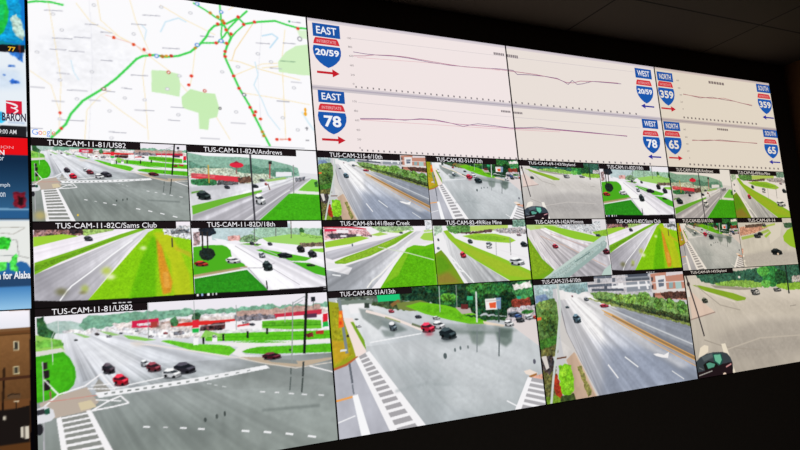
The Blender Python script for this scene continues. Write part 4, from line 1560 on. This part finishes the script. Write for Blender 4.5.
TITLES = {      # words, bar width, text start, text end (all as fractions of a quarter-panel view)
    'us82': ('TUS-CAM-11-81/US82', .685, .105, .59), 'andrews': ('TUS-CAM-11-82A/Andrews', .83, .12, .715),
    'sams': ('TUS-CAM-11-82C/Sams Club', .9, .14, .77), 'eighteenth': ('TUS-CAM-11-82D/18th', .72, .115, .62),
    'tenth': ('TUS-CAM-215-6/10th', .75, .11, .58), 'thirteenth': ('TUS-CAM-82-51A/13th', .745, .105, .59),
    'bear': ('TUS-CAM-69-141/Bear Creek', .93, .155, .785), 'ricemine': ('TUS-CAM-82-49/Rice Mine', .855, .14, .73),
    'skyland': ('TUS-CAM-69-143/Skyland', .80, .115, .69), 'mimosa': ('TUS-CAM-69-142A/Mimosa', .82, .114, .705),
    'crossing': ('TUS-CAM-69-14', .82, .19, .69)}
VIEW = {'us82': 'wet crossroads with two zebra crossings and six waiting cars', 'andrews': 'wet road beside a red roofed diner and a green lawn',
        'sams': 'grey road beside a lime verge with an orange streak', 'eighteenth': 'pale wet road with cars and green islands',
        'tenth': 'wide divided road beside apartment blocks', 'thirteenth': 'wet junction with a long zebra crossing on the left',
        'bear': 'curving divided road with a big green verge', 'ricemine': 'divided road sweeping past an oval lawn',
        'skyland': 'broad pale junction with a dark car in the lower left corner', 'mimosa': 'divided road crossed by a pale diagonal pole',
        'crossing': 'pale junction with one black car on the right'}


def camera_view(parent, col, pic, u, v, size):
    """u, v: top left corner in panel fractions; size 1 = whole panel, .5 = quarter"""
    g = .0022
    lf = .0034 if u == 0 else g
    if u == 0 and col == 0:
        lf = .006
    rt = .0034 if u + size > .99 else g
    tp = .0022
    x, z = u * PW + lf, -v * PH - tp
    w, h = size * PW - lf - rt, size * PH - tp - .0026
    words, bw, t0, t1 = TITLES[pic]
    o = picture('camera_view', pic, parent, x, z, w, h, TINT[col], 'camera view: ' + VIEW[pic])
    q = .5                                            # title bars keep their size on every view
    W, H = PW * q, PH * q
    s = MB()
    hb = H * .088
    s.rect(u * PW + lf, z - hb, u * PW + bw * W, z, -.0016, glow(BAR, TINT[col]))
    bar = s.build('title_bar')
    bar.parent = o
    s = MB()
    m = glow(WHITE, TINT[col])
    s.text(words, u * PW + t0 * W, z - hb * .84, u * PW + t1 * W, z - hb * .10, -.0020, m, 0)
    tx = s.build('title_text')
    tx.parent = o
    for c in (bar, tx):                               # children of a scaled picture: undo its frame
        c.matrix_parent_inverse = (Matrix.Translation((x, -.001, z)) @ Matrix.Diagonal((w, 1, h, 1))).inverted()
    return o


SMALL = {(0, 1): ('us82', 'andrews', 'sams', 'eighteenth'), (1, 1): ('tenth', 'thirteenth', 'bear', 'ricemine'),
         (2, 1): ('skyland', 'eighteenth', 'mimosa', 'sams'), (3, 1): ('andrews', 'ricemine', 'thirteenth', 'crossing')}
LABELS = {
    (0, 0): 'display panel with the road map, green highway lines and red dots',
    (1, 0): 'chart display panel with the blue EAST signs above 20/59 and 78 shields',
    (2, 0): 'chart display panel with the blue WEST signs at its right edge',
    (3, 0): 'chart display panel with NORTH and SOUTH signs, 359 and 65 shields, top right corner',
    (0, 1): 'display panel under the road map, four camera views titled US82, Andrews, Sams Club and 18th',
    (1, 1): 'display panel with four camera views titled 10th, 13th, Bear Creek and Rice Mine',
    (2, 1): 'display panel with four camera views, one crossed by a pale diagonal pole titled Mimosa',
    (3, 1): 'display panel with four camera views at the right end of the middle row',
    (0, 2): 'display panel with one large camera view of a crossroads titled US82, red car waiting',
    (1, 2): 'display panel with one large camera view titled 13th, long zebra crossing at left',
    (2, 2): 'display panel with one large camera view titled 10th, wide road and apartment blocks',
    (3, 2): 'display panel with one large camera view titled Skyland, dark car in its lower left corner',
    (-1, 0): 'left display panel showing weather radar and a red square logo above BARON',
    (-1, 1): 'left display panel with a red heading over dark blue and a weather map below',
    (-1, 2): 'left display panel showing a brown brick building with small windows'}
for k, lb in LABELS.items():
    panel(k[0], k[1], lb)
for (c, r), names in SMALL.items():
    for i, n in enumerate(names):
        camera_view(PANELS[(c, r)], c, n, (i % 2) * .5, (i // 2) * .5, .5)
for c, n in enumerate(('us82', 'thirteenth', 'tenth', 'skyland')):
    camera_view(PANELS[(c, 2)], c, n, 0, 0, 1)


def full(part, c, r, pic, label=None):
    lf = .006 if c == 0 else .0034
    rt = .006 if c == -1 else .0034
    return picture(part, pic, PANELS[(c, r)], lf, -.0022, PW - lf - rt, PH - .0046, TINT[c], label)


def child(mb, name, parent, label=None):
    o = mb.build(name, label=label)
    o.parent = parent
    x, y, z = parent.location
    sx, sy, sz = parent.scale
    o.matrix_parent_inverse = (Matrix.Translation((x, y, z)) @ Matrix.Diagonal((sx, sy, sz, 1))).inverted()
    return o


# road map
mp = full('road_map', 0, 0, 'map')
s = MB()
for ch, colr, a0, a1 in (('G', '6a9cf0', .0085, .0265), ('o', 'ee7468', .0275, .0385), ('o', 'f6cc60', .0395, .0505),
                         ('g', '6a9cf0', .0515, .0620), ('l', '60ba78', .0635, .0655), ('e', 'ee7468', .0665, .0780)):
    b0, b1 = {'G': (.945, .980), 'l': (.942, .980), 'g': (.955, .991)}.get(ch, (.955, .980))
    s.text(ch, a0 * PW, -b1 * PH, a1 * PW, -b0 * PH, -.0018, glow(colr), 0)
child(s, 'map_logo', mp)

# speed charts
for col in (1, 2, 3):
    p = PANELS[(col, 0)]
    T = (1, 1, 1)
    s = MB()
    pap = glow(PAPER[col])
    s.rect(.0034, -PH + .0024, PW - .0034, -.0022, -.0010, pap)
    for z0, z1, cc in ((.0, .013, 'cfc6cf'), (.013, .026, 'ddd3d8'), (.510, .522, 'd6cdd2'), (.522, .534, 'b9b0bc'), (.534, .548, 'cfc7cc')):
        s.rect(.0034, -z1 * PH - .0022 * (z0 == 0), PW - .0034, -z0 * PH - .0022 * (z0 == 0), -.0013, glow(cc, TINT[col]))
    chart = s.build('speed_chart', p)

    def inside(a):
        return col <= a < col + 1

    def L(a, b):
        return (a - col) * PW, -b * PH

    for words, (a0, b0, a1, b1) in SIGNS:
        if not inside(a0):
            continue
        s = MB()
        (x0, z1), (x1, z0) = L(a0, b0), L(a1, b1)
        s.rect(x0, z0, x1, z1, -.0016, glow('1c54a4'))
        w, h = x1 - x0, z1 - z0
        s.text(words, x0 + w * .13, z0 + h * .22, x1 - w * .13, z1 - h * .20, -.0020, glow('f4f6fc', TINT[col]), .015)
        s.build('direction_sign').parent = chart
    for words, (a0, b0, a1, b1) in SHIELDS:
        if not inside(a0):
            continue
        s = MB()
        (x0, z1), (x1, z0) = L(a0, b0), L(a1, b1)
        w, h = x1 - x0, z1 - z0
        X = lambda t: x0 + t * w
        Z = lambda t: z1 - t * h
        body = [(.03, .27), (.97, .27), (1, .40), (.985, .55), (.92, .70), (.80, .83), (.66, .93), (.5, 1), (.34, .93), (.20, .83), (.08, .70), (.015, .55), (0, .40)]
        s.flat([(X(a), Z(b)) for a, b in body], -.0016, glow('1b58ac'))
        crown = [(.12, 0), (.88, 0), (.93, .08), (.97, .22), (.03, .22), (.07, .08)]
        s.flat([(X(a), Z(b)) for a, b in crown], -.0016, glow('d2323c'))
        s.text('INTERSTATE', X(.16), Z(.17), X(.84), Z(.07), -.0020, glow('eeb4b8', TINT[col]), .01)
        n = len(words)
        lo, hi = {2: (.20, .80), 3: (.09, .91), 5: (.08, .92)}[n]
        za, zb = {2: (.76, .38), 3: (.70, .38), 5: (.60, .38)}[n]
        s.text(words, X(lo), Z(za), X(hi), Z(zb), -.0020, glow('f6f8fc', TINT[col]), .03)
        s.build('route_shield', label='blue and red shield numbered ' + words).parent = chart
    for kind, (a0, b0, a1, b1) in ARROWS:
        if not inside(a0):
            continue
        s = MB()
        (x0, z1), (x1, z0) = L(a0, b0), L(a1, b1)
        w, h = x1 - x0, z1 - z0
        pts = [(0, .36), (.68, .36), (.68, 0), (1, .5), (.68, 1), (.68, .64), (0, .64)]
        if kind == 'l':
            pts = [(1 - a, b) for a, b in pts]
        m = glow('c41e2c' if kind == 'r' else '2c2c96')
        # shaft and head as two clean shapes
        sh = [pts[0], pts[1], pts[5], pts[6]]
        hd = [pts[2], pts[3], pts[4]]
        for g in (sh, hd):
            s.flat([(x0 + a * w, z1 - b * h) for a, b in g], -.0016, m)
        s.build('arrow', label='red arrow' if kind == 'r' else 'blue arrow').parent = chart
    for hx, wd, pts in LINES:
        seg = []
        for (a, b), (c, d) in zip(pts[:-1], pts[1:]):
            if c < col or a > col + 1:
                continue
            t0 = max(0, (col + .004 - a) / (c - a))
            t1 = min(1, (col + .996 - a) / (c - a))
            if t1 > t0:
                seg.append((L(a + (c - a) * t0, b + (d - b) * t0), L(a + (c - a) * t1, b + (d - b) * t1)))
        if not seg:
            continue
        s = MB()
        wide = .0032 * wd * (1 + .25 * (col - 1))
        for q in seg:
            s.strip(list(q), wide, -.0015, glow(hx, TINT[col]))
        s.build('grid_line' if hx == 'd6cdd0' else 'trend_line').parent = chart
    m = glow('8a8286', TINT[col])
    for a0, b0, a1, b1 in AXIS:
        if inside(a0):
            (x0, z1), (x1, z0) = L(a0, b0), L(a1, b1)
            s = MB()
            s.rect(x0, z0, x1, z1, -.0015, m)
            s.build('axis_mark').parent = chart
    for hx, lst in TICKS:
        steps = ('100', '80', '60', '40', '20', '0') if len(lst) == 12 else ('80', '60', '40', '20', '0')
        for i, (a0, b0, a1, b1) in enumerate(lst):
            if inside(a0):
                (x0, z1), (x1, z0) = L(a0, b0), L(a1, b1)
                n = steps[i % len(steps)]
                k = .3 * (x1 - x0) if n == '0' else 0
                s = MB()
                s.text(n, x0 + k, z0 - .002, x1 - k, z1 + .002, -.0015, m, 0)
                s.build('scale_number').parent = chart
    for a0, b0, a1, b1 in HEADINGS:
        if inside(a0):
            (x0, z1), (x1, z0) = L(a0, b0), L(a1, b1)
            s = MB()
            n = 6
            for i in range(n):
                s.rect(x0 + (x1 - x0) * i / n, z0, x0 + (x1 - x0) * (i + .8) / n, z1, -.0015, glow('8c8286', TINT[col]))
            s.build('chart_heading').parent = chart

# weather and alert screens on the left
full_radar = full('weather_radar', -1, 0, 'radar')
full_alert = full('weather_alert', -1, 1, 'alert')
full_build = full('camera_view', -1, 2, 'building', 'camera view: brown brick building')


def wall_box(b):
    """measured box on the wall (panel units) -> metres in the left column's panel space"""
    return (b[0] + 1) * PW, -b[3] * PH, (b[2] + 1) * PW, -b[1] * PH


def words_on(parent, row, words, key, colr, bold=.02, name='lettering', back=None):
    x0, z0, x1, z1 = wall_box(TEXT_BOXES[key])
    z0 += row * PH
    z1 += row * PH
    s = MB()
    if back:
        s.rect(x0, z0, x1, z1, -.0016, glow(back))
    if words:
        s.text(words, x0, z0, x1, z1, -.0020, glow(colr), bold)
    return child(s, name, parent)


words_on(full_radar, 0, 'BARON', 'baron', '3c2c48', .03)
words_on(full_radar, 0, '9:00 AM', 'am', 'd8dade', .01)
words_on(full_radar, 0, '77', 'seven', 'e8b430', .03)
x0, z0, x1, z1 = wall_box(TEXT_BOXES['logo'])
w, h = x1 - x0, z1 - z0
s = MB()
s.rect(x0, z0, x1, z1, -.0016, glow('d8203c'))
S = lambda pts: [(x0 + a * w, z1 - b * h) for a, b in pts]
sw = glow('f4ecf0')
s.flat(S([(0, .10), (.30, .14), (.30, .26), (0, .18)]), -.0019, sw)
s.flat(S([(.30, .14), (.60, .22), (.74, .34), (.74, .44), (.55, .36), (.30, .26)]), -.0019, sw)
s.flat(S([(.74, .36), (.70, .52), (.48, .58), (.48, .50), (.60, .44)]), -.0019, sw)
s.flat(S([(.30, .46), (.60, .54), (.78, .68), (.74, .80), (.58, .64), (.30, .54)]), -.0019, sw)
s.flat(S([(.78, .68), (.74, .80), (.56, .92), (.38, .97), (.52, .84), (.62, .74)]), -.0019, sw)
child(s, 'logo', full_radar, 'red square with a white winged swoosh')
words_on(full_alert, 1, 'N', 'n', 'f4e4e8', .03)
words_on(full_alert, 1, 'SSION', 'small', 'e8a0a8', .0)
words_on(full_alert, 1, 'or', 'or_', 'c8d4e0', .01)
words_on(full_alert, 1, 'mph', 'mph', 'c8d4e0', .01)
words_on(full_alert, 1, 'on', 'on', 'c8d4e0', .01)
words_on(full_alert, 1, 'n for Alaba', 'ala', 'eceef4', .025)

# ------------------------------------------------------------------ the room
wall_paint = surface('dark_brown_wall_paint', '6c4a2c', .85, bump=.15, spec=.15)
black_wall = surface('black_fabric_wall', '4a4744', .95, bump=.3, spec=.05, scale=40)
carpet = surface('charcoal_carpet', '2a2826', 1.0, bump=.6, spec=.02, scale=120)


def slab(name, x0, y0, z0, x1, y1, z1, mat):
    s = MB()
    s.box(x0, y0, z0, x1, y1, z1, mat)
    return structure(s.build(name))


T = .12
WB = TOP - 3 * PH
slab('floor', LEFT - T, BACK - T, -.1, RIGHT + T, T + .12, 0, carpet)
slab('ceiling', LEFT - T, BACK - T, CEIL, RIGHT + T, T + .12, CEIL + .1, ceiling_material())
slab('wall_back', LEFT - T, .12, 0, RIGHT + T, .12 + T, CEIL, black_wall)
slab('wall_right', RIGHT, BACK, 0, RIGHT + T, .12, CEIL, wall_paint)
slab('wall_left', LEFT - T, BACK, 0, LEFT, .12, CEIL, wall_paint)
slab('wall_front', LEFT - T, BACK - T, 0, RIGHT + T, BACK, CEIL, wall_paint)
# black surround the panels are let into
slab('trim_1', LEFT, .004, TOP + .002, RIGHT, .12, CEIL, black_wall)
slab('trim_2', LEFT, .004, 0, RIGHT, .12, WB - .002, black_wall)
slab('trim_3', 4 * PW + .002, .004, WB - .002, RIGHT, .12, TOP + .002, black_wall)
slab('trim_4', LEFT, .004, WB - .002, -PW - .002, .12, TOP + .002, black_wall)

# added fill light, no fixture, behind the viewer; keeps dark walls from going black
ld = bpy.data.lights.new('added_fill_light', 'AREA')
ld.shape = 'RECTANGLE'
ld.size, ld.size_y = 1.2, .6
ld.energy = FILL_POWER
ld.color = (1, .93, .86)
lo = bpy.data.objects.new('added_fill_light', ld)
COL.objects.link(lo)
lo.location = (1.5, -5.2, CEIL - .02)

# ------------------------------------------------------------------ world, camera
wd = bpy.data.worlds.new('World')
scene.world = wd
wd.use_nodes = True
wd.node_tree.nodes['Background'].inputs[0].default_value = (0, 0, 0, 1)

F_PX, SHIFT = 669.4384, 0.02719
CAM = [0.05997, -2.94336, -1.56469]
RR = [[0.885401, -0.456062, -0.089849], [-0.023446, 0.149233, -0.988524], [0.464237, 0.877347, 0.121439]]
cd = bpy.data.cameras.new('camera')
cam = bpy.data.objects.new('camera', cd)
COL.objects.link(cam)
cd.sensor_fit = 'HORIZONTAL'
cd.sensor_width = 36
cd.lens = F_PX * 36 / 800
cd.shift_y = SHIFT
right, down, fwd = (Vector(r) for r in RR)
M = Matrix((right, -down, -fwd)).transposed().to_4x4()
M.translation = Vector((CAM[0], CAM[1], CAM[2] + TOP))
cam.matrix_world = M
cd.clip_start = .05
scene.camera = cam

scene.view_settings.view_transform = 'Standard'
scene.view_settings.look = 'None'
scene.view_settings.exposure = 0
scene.view_settings.gamma = 1
scene.view_settings.use_curve_mapping = False
